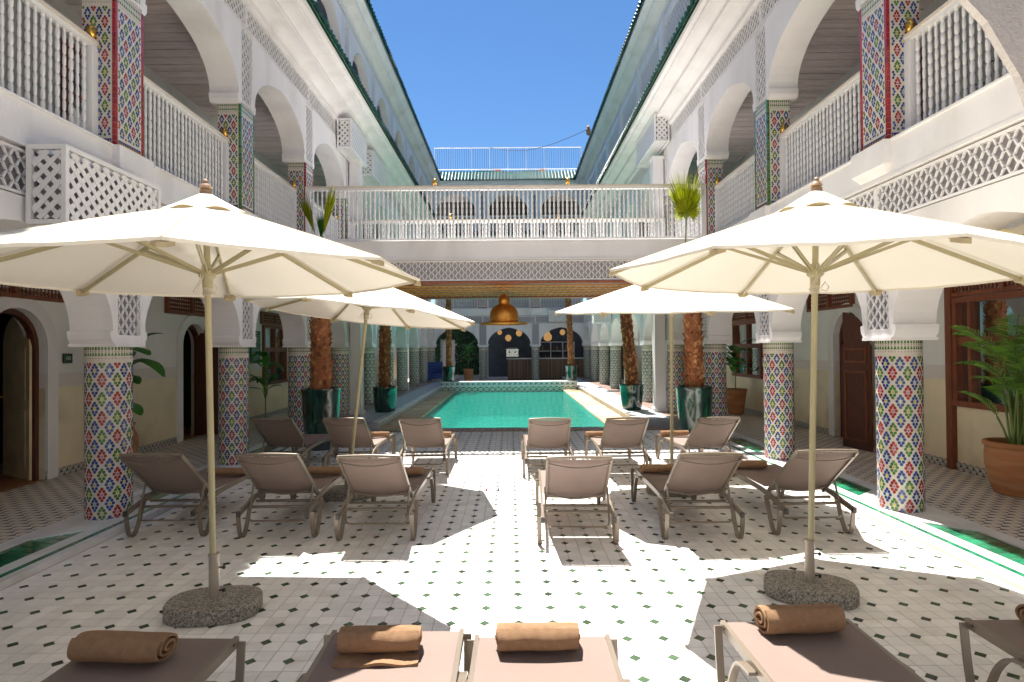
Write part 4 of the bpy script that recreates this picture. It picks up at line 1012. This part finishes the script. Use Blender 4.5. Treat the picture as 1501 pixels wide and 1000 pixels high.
L_specs = [
 (-2.94, 5.14, 0, 'lounger in the middle row left of all others, beside the first left column'),
 (-1.96, 5.10, 0, 'lounger in the middle row behind the front left parasol pole'),
 (-1.09, 4.99, 0, 'lounger in the middle row just left of the central aisle'),
 (.60, 4.85, R(-1.5), 'lounger in the middle row just right of the central aisle'),
 (1.66, 4.95, R(1), 'second lounger right of the aisle in the middle row'),
 (2.64, 5.05, R(1), 'lounger in the middle row behind the front right parasol pole'),
 (-2.93, 7.62, R(-2), 'far row lounger before the large green pot on the left'),
 (-2.02, 7.55, 0, 'far row lounger behind the rear left parasol pole'),
 (-1.07, 7.50, 0, 'far row lounger just left of the aisle near the pool'),
 (.53, 7.36, 0, 'far row lounger just right of the aisle near the pool'),
 (1.47, 7.36, R(0), 'far row lounger left of the rear right parasol pole'),
 (2.55, 7.30, R(3), 'far row lounger right of the rear right parasol pole'),
 (-2.52, 1.28, 0, 'nearest row lounger cut off at the left edge'),
 (-1.50, 1.34, R(-2), 'nearest row lounger left of the front left parasol base'),
 (-.455, 1.38, 0, 'nearest row lounger left of centre with a towel half in sun'),
 (.175, 1.32, 0, 'nearest row lounger at the centre with a fluffy towel'),
 (1.33, 1.44, R(1), 'nearest row lounger before the front right parasol base'),
 (2.46, 1.44, 0, 'nearest row lounger cut off at the right edge')]
for i, (x, y, rz, lab) in enumerate(L_specs):
    if i == 0: proto.location = (x, y, 0); proto['label'] = lab
    else: dup(proto, ptree, (x, y, 0), rz + rnd.uniform(-.012, .012), lab)

# ------------------------------------------------------------------ towels
def towel(x, y, L_, a, b, rz, lab, z=.345, seed=1, flat=False):
    rr = random.Random(seed); turns = 2.6; n = 80; th = .0105; m = mb(towel_m)
    nl = 22; rows_o = []; rows_i = []
    ph = rr.uniform(0, 6)
    for k in range(nl + 1):
        u = k / nl; xx = (u - .5) * L_; ro = []; ri = []
        edge = 1 - .06 * (abs(2 * u - 1) ** 8)
        for i in range(n + 1):
            s_ = i / n; ang = 2 * PI * turns * s_ + 2.2; rad_ = (.20 + .80 * (1 - s_)) if True else 1
            w = mnoise.noise(Vector((xx * 9, math.cos(ang) * 1.2 + ph, math.sin(ang) * 1.2 + s_ * turns))) * .0045
            ca, sa = math.cos(ang), math.sin(ang)
            ra, rb = (a * rad_ + w) * edge, (b * rad_ + w) * edge
            ex = xx * (1 + .02 * math.sin(ang + ph)) + (.012 * (s_ - .5)) * (1 if u > .5 else -1) * (abs(2 * u - 1) ** 4)
            px_, pz_ = ra * ca, rb * sa
            if pz_ < 0: pz_ *= .9
            ro.append((ex, px_, pz_)); q = max(0, 1 - th / max(.02, math.hypot(px_, pz_))); ri.append((ex, px_ * q, pz_ * q))
        rows_o.append(ro); rows_i.append(ri)
    m.grid(rows_o); m.grid([r[::-1] for r in rows_i])
    for k in (0, nl): m.grid([rows_o[k], rows_i[k]])
    for j in (0, n): m.grid([[r[j] for r in rows_o], [r[j] for r in rows_i]])
    if flat:
        pts = [[(-.5 * L_ + L_ * i / 12, -a * .45 - .042 * j, -b + .014 + .006 * math.sin(i * .9 + j) - .001 * j) for i in range(13)] for j in range(3)]
        m.grid(pts); m.grid([[(x_, y_, z_ - .012) for x_, y_, z_ in r] for r in pts]); m.grid([pts[-1], [(x_, y_, z_ - .012) for x_, y_, z_ in pts[-1]]])
        m.grid([[(-.5 * L_, -a * .45, -b + .012), (-.5 * L_, -a * .45 - .084, -b + .012)], [(-.5 * L_, -a * .45, -b), (-.5 * L_, -a * .45 - .084, -b)]])
    m.build('rolled_towel', None, smooth='angle', loc=(x, y, z + b * .86), rz=rz, label=lab, cat='towel', group='rolled tan towels on loungers')
towel(-1.545, 2.44, .38, .085, .068, R(-3), 'thick rolled tan towel on the lounger left of the parasol base', seed=1)
towel(-.50, 2.50, .34, .078, .060, R(2), 'rolled tan towel with a loose flap, crossed by a shadow edge', seed=2, flat=True)
towel(.165, 2.50, .35, .080, .064, 0, 'fluffy tan towel on the centre lounger in full sun', seed=3)
towel(1.335, 2.62, .36, .074, .074, R(2), 'tightly rolled tan towel before the right parasol base', seed=4)
towel(2.56, 2.66, .38, .080, .062, R(4), 'tan towel on the lounger at the right edge', seed=5)
towel(-2.80, 5.98, .42, .06, .050, 0, 'small towel roll seen beside the front left pole', seed=6)
towel(-1.88, 5.98, .42, .06, .052, 0, 'towel roll behind the second lounger back of the middle row', seed=7)
towel(-1.03, 5.92, .42, .06, .052, 0, 'towel roll on the lounger left of the aisle in the middle row', seed=8)
towel(1.58, 5.96, .42, .06, .052, R(2), 'towel roll on the seat right of the aisle in the middle row', seed=9)
towel(2.50, 6.12, .42, .06, .052, R(2), 'towel roll on the seat by the second right column', seed=10)
towel(-1.90, 8.5, .40, .055, .05, 0, 'two-toned towel roll before the rear green pot', seed=11)
towel(-1.0, 8.45, .40, .055, .05, 0, 'towel roll on the far lounger left of the aisle', seed=12)
towel(1.32, 8.35, .40, .055, .05, 0, 'towel roll on the far lounger near the pool corner', seed=13)
towel(2.38, 8.35, .40, .055, .05, 0, 'towel roll on the far lounger before the right palm pot', seed=14)

# ------------------------------------------------------------------ palms and pots
def palm_pot(x, y, top, r, label, trunk_r, trunk_h, lean, seed, scale=True, mat=pot_green):
    t = thing('palm_pot', 'glazed dark green pot holding ' + label, 'plant pot', (x, y, 0), 0, 'glazed green palm pots')
    m = mb(mat); h = top; m.lathe([(r * .68, 0), (r * .74, .02), (r * .86, h * .3), (r * .95, h * .7), (r * .98, h * .93), (r * 1.02, h * .95), (r * 1.02, h), (r * .93, h), (r * .90, h * .93)], 32, caps=False)
    m.face([(r * .68 * math.cos(a), r * .68 * math.sin(a), 0) for a in [i * PI / 8 for i in range(16)]]); m.build('pot_body', t, smooth='angle')
    m = mb(soil); m.lathe([(r * .92, h * .90), (0, h * .92)], 20, caps=False); m.build('soil', t)
    p = thing('fan_palm', label, 'palm tree', (x, y, h * .9), 0, 'palms in green pots')
    rr = random.Random(seed); m = mb(fibre); n = 14
    pts = [(lean * (k / n) ** 1.3, 0, trunk_h * k / n) for k in range(n + 1)]; m.tube(pts, [trunk_r * (1.08 - .22 * k / n) for k in range(n + 1)], 12)
    m.build('trunk', p, smooth=True)
    m = mb(fibre2); m.use(fibre); m.use(fibre2)
    z = 0.0; k = 0
    while z < trunk_h - .03:
        for j in range(9):
            a = 2 * PI * (j + (k % 2) * .5) / 9 + rr.uniform(-.2, .2); f_ = z / trunk_h; rr0 = trunk_r * (1.10 - .22 * f_); cx = lean * f_ ** 1.3
            w = rr.uniform(.022, .045); hh = rr.uniform(.07, .13); out = rr.uniform(.008, .045); tw = rr.uniform(-.5, .5)
            tn = Vector((-math.sin(a), math.cos(a), 0)); rd = Vector((math.cos(a), math.sin(a), 0)); b0 = Vector((cx, 0, z + rr.uniform(-.02, .02))) + rd * rr0 * .93
            ax = Vector((0, 0, 1)) + tn * tw
            A = b0 + tn * w - rd * .01; B_ = b0 - tn * w - rd * .01; Cc = b0 - tn * w * .5 + ax * hh + rd * out; D = b0 + tn * w * .5 + ax * hh + rd * out
            m.use(fibre2 if rr.random() < .55 else fibre)
            A2, B2, C2, D2 = A - rd * .015, B_ - rd * .015, Cc + rd * .008 - ax * .01, D + rd * .008 - ax * .01
            m.hexa([A, B_, Cc, D], [A2, B2, Cc - rd * .02, D - rd * .02])
        # loose fibres
        for j in range(7):
            a = rr.uniform(0, 2 * PI); f_ = z / trunk_h; rd = Vector((math.cos(a), math.sin(a), 0)); tn = Vector((-math.sin(a), math.cos(a), 0)); b0 = Vector((lean * f_ ** 1.3, 0, z)) + rd * trunk_r
            e = b0 + rd * rr.uniform(.01, .05) + Vector((0, 0, rr.uniform(-.03, .06))) + tn * rr.uniform(-.05, .05); m.use(fibre); m.face([b0 + tn * .003, b0 - tn * .003, e])
        z += .058; k += 1
    m.build('leaf_bases', p, kind='stuff')
    return p, pts[-1]
def fan_frond(parent, base, tip, normal, spread, rad, n, mat, seed, fold=.03, nm='fan_leaf'):
    """stalk from base to tip, pleated fan of radius rad at the tip"""
    rr = random.Random(seed); base, tip = Vector(base), Vector(tip); m = mb(stem_g); mid = base.lerp(tip, .5) + Vector((0, .03, 0)); m.tube([base, mid, tip], [.016, .012, .008], 6)
    lf = m.build('stalk', parent, smooth=True)
    up = (tip - base).normalized(); nrm = Vector(normal).normalized(); side = up.cross(nrm).normalized(); m = mb(mat)
    for i in range(n):
        a = -spread + 2 * spread * (i + .5) / n; da = spread / n; L_ = rad * (1 - .18 * abs(a / spread) ** 2) * rr.uniform(.9, 1.03)
        def d(aa, l, f=0): return tip + (up * math.cos(aa) + side * math.sin(aa)) * l + nrm * f
        c1 = d(a, L_ * .62, fold); e1, e2 = d(a - da, L_ * .62), d(a + da, L_ * .62)
        tp = d(a + rr.uniform(-.02, .02), L_, fold * rr.uniform(-1, 1)); o = d(a, .02)
        m.face([o, e1, c1]); m.face([o, c1, e2]); m.face([e1, tp, c1]); m.face([c1, tp, e2])
    m.build(nm, parent, kind='stuff' if n > 12 else None)
LA = palm_pot(-3.04, 9.6, .99, .315, 'stout shaggy palm at the left, before the bridge', .155, 2.1, .0, 1)
RB = palm_pot(3.14, 9.85, .95, .30, 'stout shaggy palm at the right, before the bridge', .145, 2.1, -.02, 2)
LB = palm_pot(-2.93, 13.95, .73, .29, 'slimmer palm left of the pool, past the bridge', .125, 2.6, .03, 3)
RA = palm_pot(2.93, 13.95, .73, .28, 'slanting palm right of the pool, past the bridge', .135, 2.6, -.22, 4)
FL = palm_pot(-2.35, 22.9 + .0, .92, .26, 'thin palm at the far left corner of the pool', .10, 3.0, .0, 5, mat=pot_green)
FR = palm_pot(2.42, 22.9, .92, .245, 'thin palm at the far right corner of the pool', .10, 3.0, -.12, 6, mat=pot_green)
p = RB[0]; z0 = 2.1
fan_frond(p, (-.12, .02, z0 - .05), (-.115, -.04, 2.86), (0, -1, .15), R(33), .88, 40, leaf_y, 4)
fan_frond(p, (-.12, 0, z0 - .05), (-.115, -.07, 3.02), (0, -1, .15), R(145), .30, 40, leaf_y, 3)
fan_frond(p, (-.12, 0, z0 - .05), (-.10, .02, 2.95), (.35, -1, .1), R(50), .55, 24, leaf_g, 8)
p = LA[0]
fan_frond(p, (.10, 0, z0 - .05), (-.06, -.05, 2.58), (.5, -1, 0), R(9), .84, 14, leaf_y, 5)
fan_frond(p, (-.08, 0, z0 - .05), (.06, -.05, 2.58), (-.5, -1, 0), R(10), .86, 14, leaf_y, 6)
fan_frond(p, (.02, 0, z0 - .05), (.02, -.02, 2.50), (.7, -1, 0), R(12), .55, 10, leaf_g, 7)
for (pp, tr), n_ in ((LB, 7), (RA, 7), (FL, 8), (FR, 8)):
    th = tr[2]
    for i in range(n_):
        a = 2 * PI * i / n_; fan_frond(pp, (tr[0], 0, th - .05), (tr[0] + .4 * math.cos(a), .4 * math.sin(a), th + .15 + .1 * (i % 2)), (math.cos(a) * .3, math.sin(a) * .3, 1), R(60), .4, 12, leaf_y if i % 2 else leaf_g, 20 + i)

def terracotta_pot(x, y, prof, label, z=.05, n=32):
    t = thing('terracotta_pot', label, 'plant pot', (x, y, z)); m = mb(terracotta); m.lathe(prof, n, caps=False); m.face([(prof[0][0] * math.cos(a), prof[0][0] * math.sin(a), 0) for a in [i * PI / 8 for i in range(16)]]); m.build('pot_body', t, smooth='angle')
    zt = prof[-1][1]; m = mb(soil); m.lathe([(prof[-1][0] + .01, zt * .99 - .02), (0, zt - .01)], 16, caps=False); m.build('soil', t); return t
terracotta_pot(5.34, 6.12, [(.17, 0), (.20, .01), (.245, .14), (.275, .30), (.28, .42), (.27, .49), (.292, .51), (.296, .535), (.285, .55), (.255, .55), (.25, .50)], 'large banded terracotta pot holding the areca palm')
terracotta_pot(-5.43, 8.30, [(.13, 0), (.17, .05), (.20, .25), (.19, .38), (.15, .48), (.165, .53), (.175, .55), (.14, .55)], 'slim terracotta jar behind the first left column')
terracotta_pot(5.25, 13.55, [(.15, 0), (.17, .02), (.20, .25), (.235, .5), (.25, .54), (.25, .58), (.21, .58)], 'orange terracotta pot with a leafy plant by the far right window')
terracotta_pot(-1.9, 27.3, [(.16, 0), (.18, .02), (.21, .3), (.23, .6), (.24, .66), (.2, .66)], 'pale terracotta pot beside the far left arch', z=0)
def blade(m, base, d, up, L_, w, droop, n=6, fold=.0):
    """arching leaf blade; d horizontal dir"""
    d = Vector(d).normalized(); side = d.cross(Vector((0, 0, 1))).normalized(); rows = []
    p = Vector(base); ang = up
    for k in range(n + 1):
        f = k / n; ww = w * (math.sin(PI * min(1, f * .93 + .05)) ** .7); v = d * math.cos(ang) + Vector((0, 0, math.sin(ang))); nn = v.cross(side)
        rows.append([p - side * ww + nn * fold * ww, p, p + side * ww + nn * fold * ww]); p = p + v * (L_ / n); ang -= droop / n
    m.grid(rows)
# areca palm
t = thing('areca_palm', 'feathery green areca palm in the large terracotta pot at the right edge', 'plant', (5.34, 6.12, .58))
rr = random.Random(11)
fr = [(-2.2 + rr.uniform(-1.3, 1.3), rr.uniform(.5, 1.3), rr.uniform(.6, .85), rr.uniform(.8, 1.5)) for _ in range(5)] + [(-2.2, 1.25, .9, 1.0), (-2.9, .95, .85, 1.1), (3.0, .75, .8, 1.2), (-2.6, .45, .6, .9), (2.6, 1.1, .8, 1.0), (-1.4, 1.3, .8, 1.0), (-.6, 1.1, .7, 1.1), (2.2, .8, .7, 1.2), (1.2, 1.2, .8, 1.0), (.3, .9, .8, 1.2), (-1.9, .8, .7, 1.2), (-2.4, 1.0, .75, 1.4), (-1.1, .7, .7, 1.3), (2.9, .35, .55, .8), (-.2, .5, .6, 1.2), (3.4, 1.15, .6, 1.3), (-2.0, .55, .6, 1.1), (-2.75, .7, .6, 1.5)]
for i, (az, h0, L_, droop) in enumerate(fr):
    d = Vector((math.cos(az), math.sin(az), 0)); side = d.cross(Vector((0, 0, 1))); p = Vector((rr.uniform(-.08, .08), rr.uniform(-.08, .08), 0)); pts = [p.copy()]
    st = p + Vector((d.x * .10, d.y * .10, h0 * .75)); m = mb(stem_g); ml = mb(leaf_a); ang = R(72); q = st.copy(); pts = [p, p.lerp(st, .5) + Vector((0, 0, .02)), st]; n = 14; L_ *= .68
    for k in range(n):
        v = d * math.cos(ang) + Vector((0, 0, math.sin(ang))); q = q + v * (L_ / n); pts.append(q.copy()); ang -= droop * 1.15 / n
        for sg in (-1, 1):
            ll = .24 * math.sin(PI * (k + 2) / (n + 3)) + .03; wv = (v * .75 + side * sg * .85 + Vector((0, 0, .10 - .15 * k / n))).normalized(); tip = q + wv * ll + Vector((0, 0, -.05 * ll / .2)); w_ = v * .0125
            md_ = q.lerp(tip, .45) + Vector((0, 0, .012)); ml.face([q, md_ - w_, tip, md_ + w_])
    m.tube(pts, [.011] * 3 + [.005] * (len(pts) - 3), 5); m.build('frond_stem', t, smooth=True); ml.build('leaflets', t, kind='stuff')
# banana plant behind the first left column
def leafy(name, label, loc, leaves, mat, stems=2, w=.075, trunk=None):
    t = thing(name, label, 'plant', loc)
    for i, (az, z0_, up, L_, dr, ww) in enumerate(leaves):
        d = (math.cos(az), math.sin(az), 0); m = mb(stem_g); b = Vector((0, 0, z0_)) + Vector(d) * .06; m.tube([(0, 0, 0), (0, 0, z0_ * .7), b], [.014, .011, .007], 5); m.use(mat); blade(m, b, d, up, L_, ww, dr, 8, .25); m.build('leaf', t, smooth='angle')
    return t
leafy('banana_plant', 'broad-leaved plant with drooping leaves behind the first left column', (-5.40, 8.30, .56), [(-.5, 1.05, R(25), .60, 1.2, .12), (-.3, .85, R(35), .80, 1.9, .13), (-.75, .70, R(15), .65, .9, .10), (-.6, .35, R(0), .5, .8, .10), (2.0, .9, R(50), .5, 1.2, .11), (.9, 1.1, R(60), .55, 1.4, .11), (-1.4, 1.0, R(50), .55, 1.6, .11), (-2.2, .8, R(40), .5, 1.3, .1)], leaf_g)
rr = random.Random(4)
leafy('leafy_plant', 'bright green bushy plant in the orange pot near the right window', (5.25, 13.55, .6), [(rr.uniform(-PI, PI), rr.uniform(.45, 1.05), R(rr.uniform(20, 75)), rr.uniform(.28, .45), rr.uniform(.8, 1.9), rr.uniform(.06, .10)) for _ in range(26)], leaf_g)
leafy('leafy_plant', 'dark green plant in the pale pot beside the far arch', (-1.9, 27.3, .62), [(rr.uniform(-PI, PI), rr.uniform(.3, 1.1), R(rr.uniform(20, 75)), rr.uniform(.35, .6), rr.uniform(.8, 1.9), rr.uniform(.05, .10)) for _ in range(26)], leaf_g)
leafy('leafy_plant', 'green plant in front of the left gallery window', (-5.2, 12.6, .05), [(rr.uniform(-PI, PI), rr.uniform(.7, 1.5), R(rr.uniform(10, 70)), rr.uniform(.3, .5), rr.uniform(.8, 1.9), rr.uniform(.05, .09)) for _ in range(24)], leaf_g)
for s, y, lab in ((1, 4.6, 'green plant on the right upper gallery behind the nearest railing'), (1, 5.2, 'second green plant on the right upper gallery beside the window'), (1, 15.5, 'yellow-green plant on the bridge level past the right end')):
    leafy('gallery_plant', lab, (s * 4.9, y, 3.52), [(rr.uniform(-PI, PI), rr.uniform(.1, .5), R(rr.uniform(20, 75)), rr.uniform(.35, .6), rr.uniform(.8, 1.9), rr.uniform(.02, .04)) for _ in range(34)], leaf_g)

# ------------------------------------------------------------------ far ground floor: bar, greenery, lanterns
m = mb(M('bar_back_wall', (.05, .06, .07), .6, var=.3)); m.box(-1.2, 5.5, 33, 33.1, 0, 3.3); m.box(5.4, 5.5, 28.8, 33, 0, 3.3); m.build('bar_back_wall', None, label='dark back wall of the bar behind the counter', cat='wall')
m = mb(inner_wall); m.box(-6, -1.2, 32.0, 32.1, 0, 3.3); m.box(-1.25, -1.15, 28.8, 32.0, 0, 3.3); m.build('garden_back_wall', None, label='plain wall behind the greenery in the far left arch', cat='wall')
m = mb(ivy_m); rr = random.Random(8)
for i in range(5200):
    x = rr.uniform(-4.4, -1.3); z = rr.uniform(.2, 3.0); y = 31.95 - rr.uniform(0, .22)
    if (abs(x + 3.35) < .42 and z < 2.1): continue
    a = rr.uniform(0, PI); u = Vector((math.cos(a), rr.uniform(-.5, .5), math.sin(a))) * .06; v = Vector((-math.sin(a), rr.uniform(-.5, .5), math.cos(a))) * .045; c = Vector((x, y, z)); m.face([c - u, c - v, c + u, c + v])
m.build('climbing_greenery', None, kind='stuff', label='dense green foliage covering the wall in the far left arch', cat='foliage')
t = thing('bar_counter', 'long wood-slatted bar counter under the far arches', 'bar counter', (2.1, 29.6, 0))
m = mb(darkwood); m.box(-2.2, 2.6, 0, .6, 0, 1.04); m.build('counter_body', t)
m = mb(marble); m.box(-2.25, 2.65, -.06, .65, 1.04, 1.09); m.build('counter_top', t)
sm = mb(slatwood); sm.box(-.03, .03, -.03, 0, .06, 1.02); sme = sm.mesh('slat')
for i in range(60): ob('slat', sme, t, (-2.15 + i * .08, -.001, 0))
t = thing('espresso_machine', 'steel espresso machine with cups on the bar counter', 'coffee machine', (-.1 + .25, 29.8, 1.09))
m = mb(steelm); m.box(-.3, .3, -.2, .2, .08, .16); m.box(-.3, .3, -.02, .2, .16, .42); m.box(-.32, .32, -.2, .22, .42, .47); m.build('body', t)
m = mb(blackm)
for x in (-.15, .15): m.lathe([(.04, .28), (.04, .34)], 10, (x, -.1, 0)); m.box(x - .012, x + .012, -.28, -.12, .29, .31)
m.build('group_heads', t); m = mb(white_paint)
for x in (-.2, -.1, 0, .1, .2): m.lathe([(.02, .47), (.035, .53)], 8, (x, 0, 0))
m.build('cups', t)
t = thing('back_bar_shelf', 'lit shelf unit of bottles and glasses behind the bar', 'shelf', (2.6, 32.4, 0))
m = mb(white_paint); 
for z in (.9, 1.4, 1.9): m.box(-1, 1, 0, .35, z, z + .04)
for x in (-1, -.33, .33, .96): m.box(x, x + .04, 0, .35, 0, 1.9)
m.build('shelf_frame', t)
bt = M('bottle_glass', (.25, .2, .12), .15, isl=.6); m = mb(bt); m.lathe([(.04, 0), (.042, .18), (.015, .24), (.015, .31)], 8); bme = m.mesh('bottle', smooth='angle')
k = 0
for z in (.94, 1.44):
    for i in range(12):
        ob('bottle', bme, None, (1.68 + i * .16, 32.5, z), label=f'{ORD[i]} bottle from the left on the {"lower" if z < 1 else "upper"} back bar shelf', cat='bottle', group='bottles on the back bar shelf')
def lantern(x, y, z, r, lab, ball=True):
    t = thing('hanging_lantern', lab, 'lantern', (x, y, z), 0, 'brass lanterns in the bar')
    m = mb(lampglow)
    if ball: m.lathe([(.02, r * 2), (r * .6, r * 1.8), (r, r), (r * .6, r * .2), (.02, 0)], 12)
    else: m.lathe([(.02, r * 3), (r * .5, r * 2.4), (r * .4, r * 2.1), (r, r * 1.2), (r * .9, r * .4), (r * .3, 0)], 12)
    m.build('lantern_body', t, smooth='angle'); m = mb(blackm); m.lathe([(.008, r * 2), (.008, 3.25 - z)], 5); m.build('chain', t)
lantern(-.05, 30.0, 1.95, .17, 'round brass lantern low in the middle arch'); lantern(.50, 30.0, 2.2, .17, 'round brass lantern high in the middle arch, right'); lantern(-.5, 30.6, 2.3, .13, 'dim round brass lantern high in the middle arch, left')
lantern(2.0, 30.5, 1.95, .22, 'tiered gold lantern in the right arch', False); lantern(2.75, 30.3, 2.25, .15, 'round brass lantern in the right arch')
t = thing('blue_armchair', 'blue upholstered armchair in the far left arcade', 'armchair', (-3.3, 26.6, 0), R(20))
m = mb(bluef); m.box(-.35, .35, -.35, .35, .25, .48); m.build('seat', t); m = mb(bluef); m.box(-.35, .35, .27, .40, .48, 1.0); m.build('backrest', t)
for sx in (-1, 1): m = mb(bluef); m.box(sx * .40 - .06, sx * .40 + .06, -.35, .40, .2, .68); m.build('armrest', t)
for sx in (-1, 1):
    for sy in (-1, 1): m = mb(darkwood); m.box(sx * .32 - .02, sx * .32 + .02, sy * .3 - .02, sy * .3 + .02, 0, .25); m.build('leg', t)

# ------------------------------------------------------------------ roof terrace over the far wing
g = mb(plaster); g.box(-6, 6, 30.7, 40, 9.4, 10.80); g.build('roof_terrace', None, label='flat white roof terrace above the far wing', cat='roof')
t = thing('terrace_railing', 'thin white bar railing along the roof terrace against the sky', 'railing', (0, 31, 10.80))
m = mb(white_paint); m.box(-3.9, 3.9, -.02, .02, 1.42, 1.46); m.build('top_rail', t); m = mb(white_paint); m.box(-3.9, 3.9, -.02, .02, .28, .31); m.build('bottom_rail', t)
m = mb(steelm); m.box(-.010, .010, -.010, .010, .31, 1.42); pm = m.mesh('bar')
for i in range(66): ob('bar', pm, t, (-3.85 + i * .1185, 0, 0))
m = mb(white_paint); m.box(-.012, .012, -.012, .012, 0, 1.42); pm = m.mesh('post')
for i in range(9): ob('post', pm, t, (-3.88 + i * .97, .045, 0))
for x, lab in ((-1.0, 'left'), (1.4, 'right')):
    t = thing('terrace_bench', f'teal bench with orange cushion on the roof terrace, {lab} one', 'bench', (x, 31.4, 10.80), 0, 'teal benches on the roof terrace')
    m = mb(tealm); m.box(-.7, .5, -.2, .3, 0, .28); m.box(-.7, .5, .2, .3, .28, .36); m.build('seat', t); m = mb(orangem); m.box(.3, .62, -.22, .25, .20, .36); m.build('cushion', t)
    m = mb(tile_w)
    for i in range(12): m.box(-.7 + i * .105, -.65 + i * .105, -.21, -.19, .29, .33)
    m.build('trim', t)
m = mb(blackm); pts = [(3.1 - 4.1 * i / 16, 22.3 + 8.7 * i / 16, 9.95 + 2.3 * i / 16 - .9 * math.sin(PI * i / 16) * .5) for i in range(17)]
m.tube(pts, .012, 4); m.build('slack_cable', None, label='thin dark cable sagging from the right roof edge across the sky', cat='cable')
t = thing('roof_fixture', 'small brown lantern fixture standing on the right roof edge', 'lamp', (3.1, 22.3, 9.72)); m = mb(terracotta); m.lathe([(.06, 0), (.08, .05), (.09, .2), (.05, .28), (.07, .3), (.0, .4)], 8); m.build('body', t)
# drain cover
t = thing('floor_hatch', 'square tiled hatch cover outline with small red and black key plugs on the aisle', 'hatch', (.0, 6.7, .0))
m = mb(blackm)
for a in ((-.40, .33, .63, .645), (-.06, .36, -.645, -.63)): pass
m.box(-.165, -.16, -.52, .42, .0012, .003); m.build('seam', t)
m = mb(C_RED); m.box(-.24, -.215, -.06, .06, .0012, .005); m.build('red_plug', t); m = mb(blackm); m.box(-.10, -.08, -.06, .08, .0012, .005); m.build('black_plug', t)
# tassel lamp in the left upper gallery
t = thing('hanging_tassel', 'dark hanging tassel in the left upper gallery near the corner', 'ornament', (-4.3, 6.6, 4.9)); m = mb(blackm); m.lathe([(.0, .3), (.02, .28), (.03, .2), (.02, .18), (.045, .0)], 8); m.lathe([(.004, .3), (.004, 1.2)], 5); m.build('tassel', t)
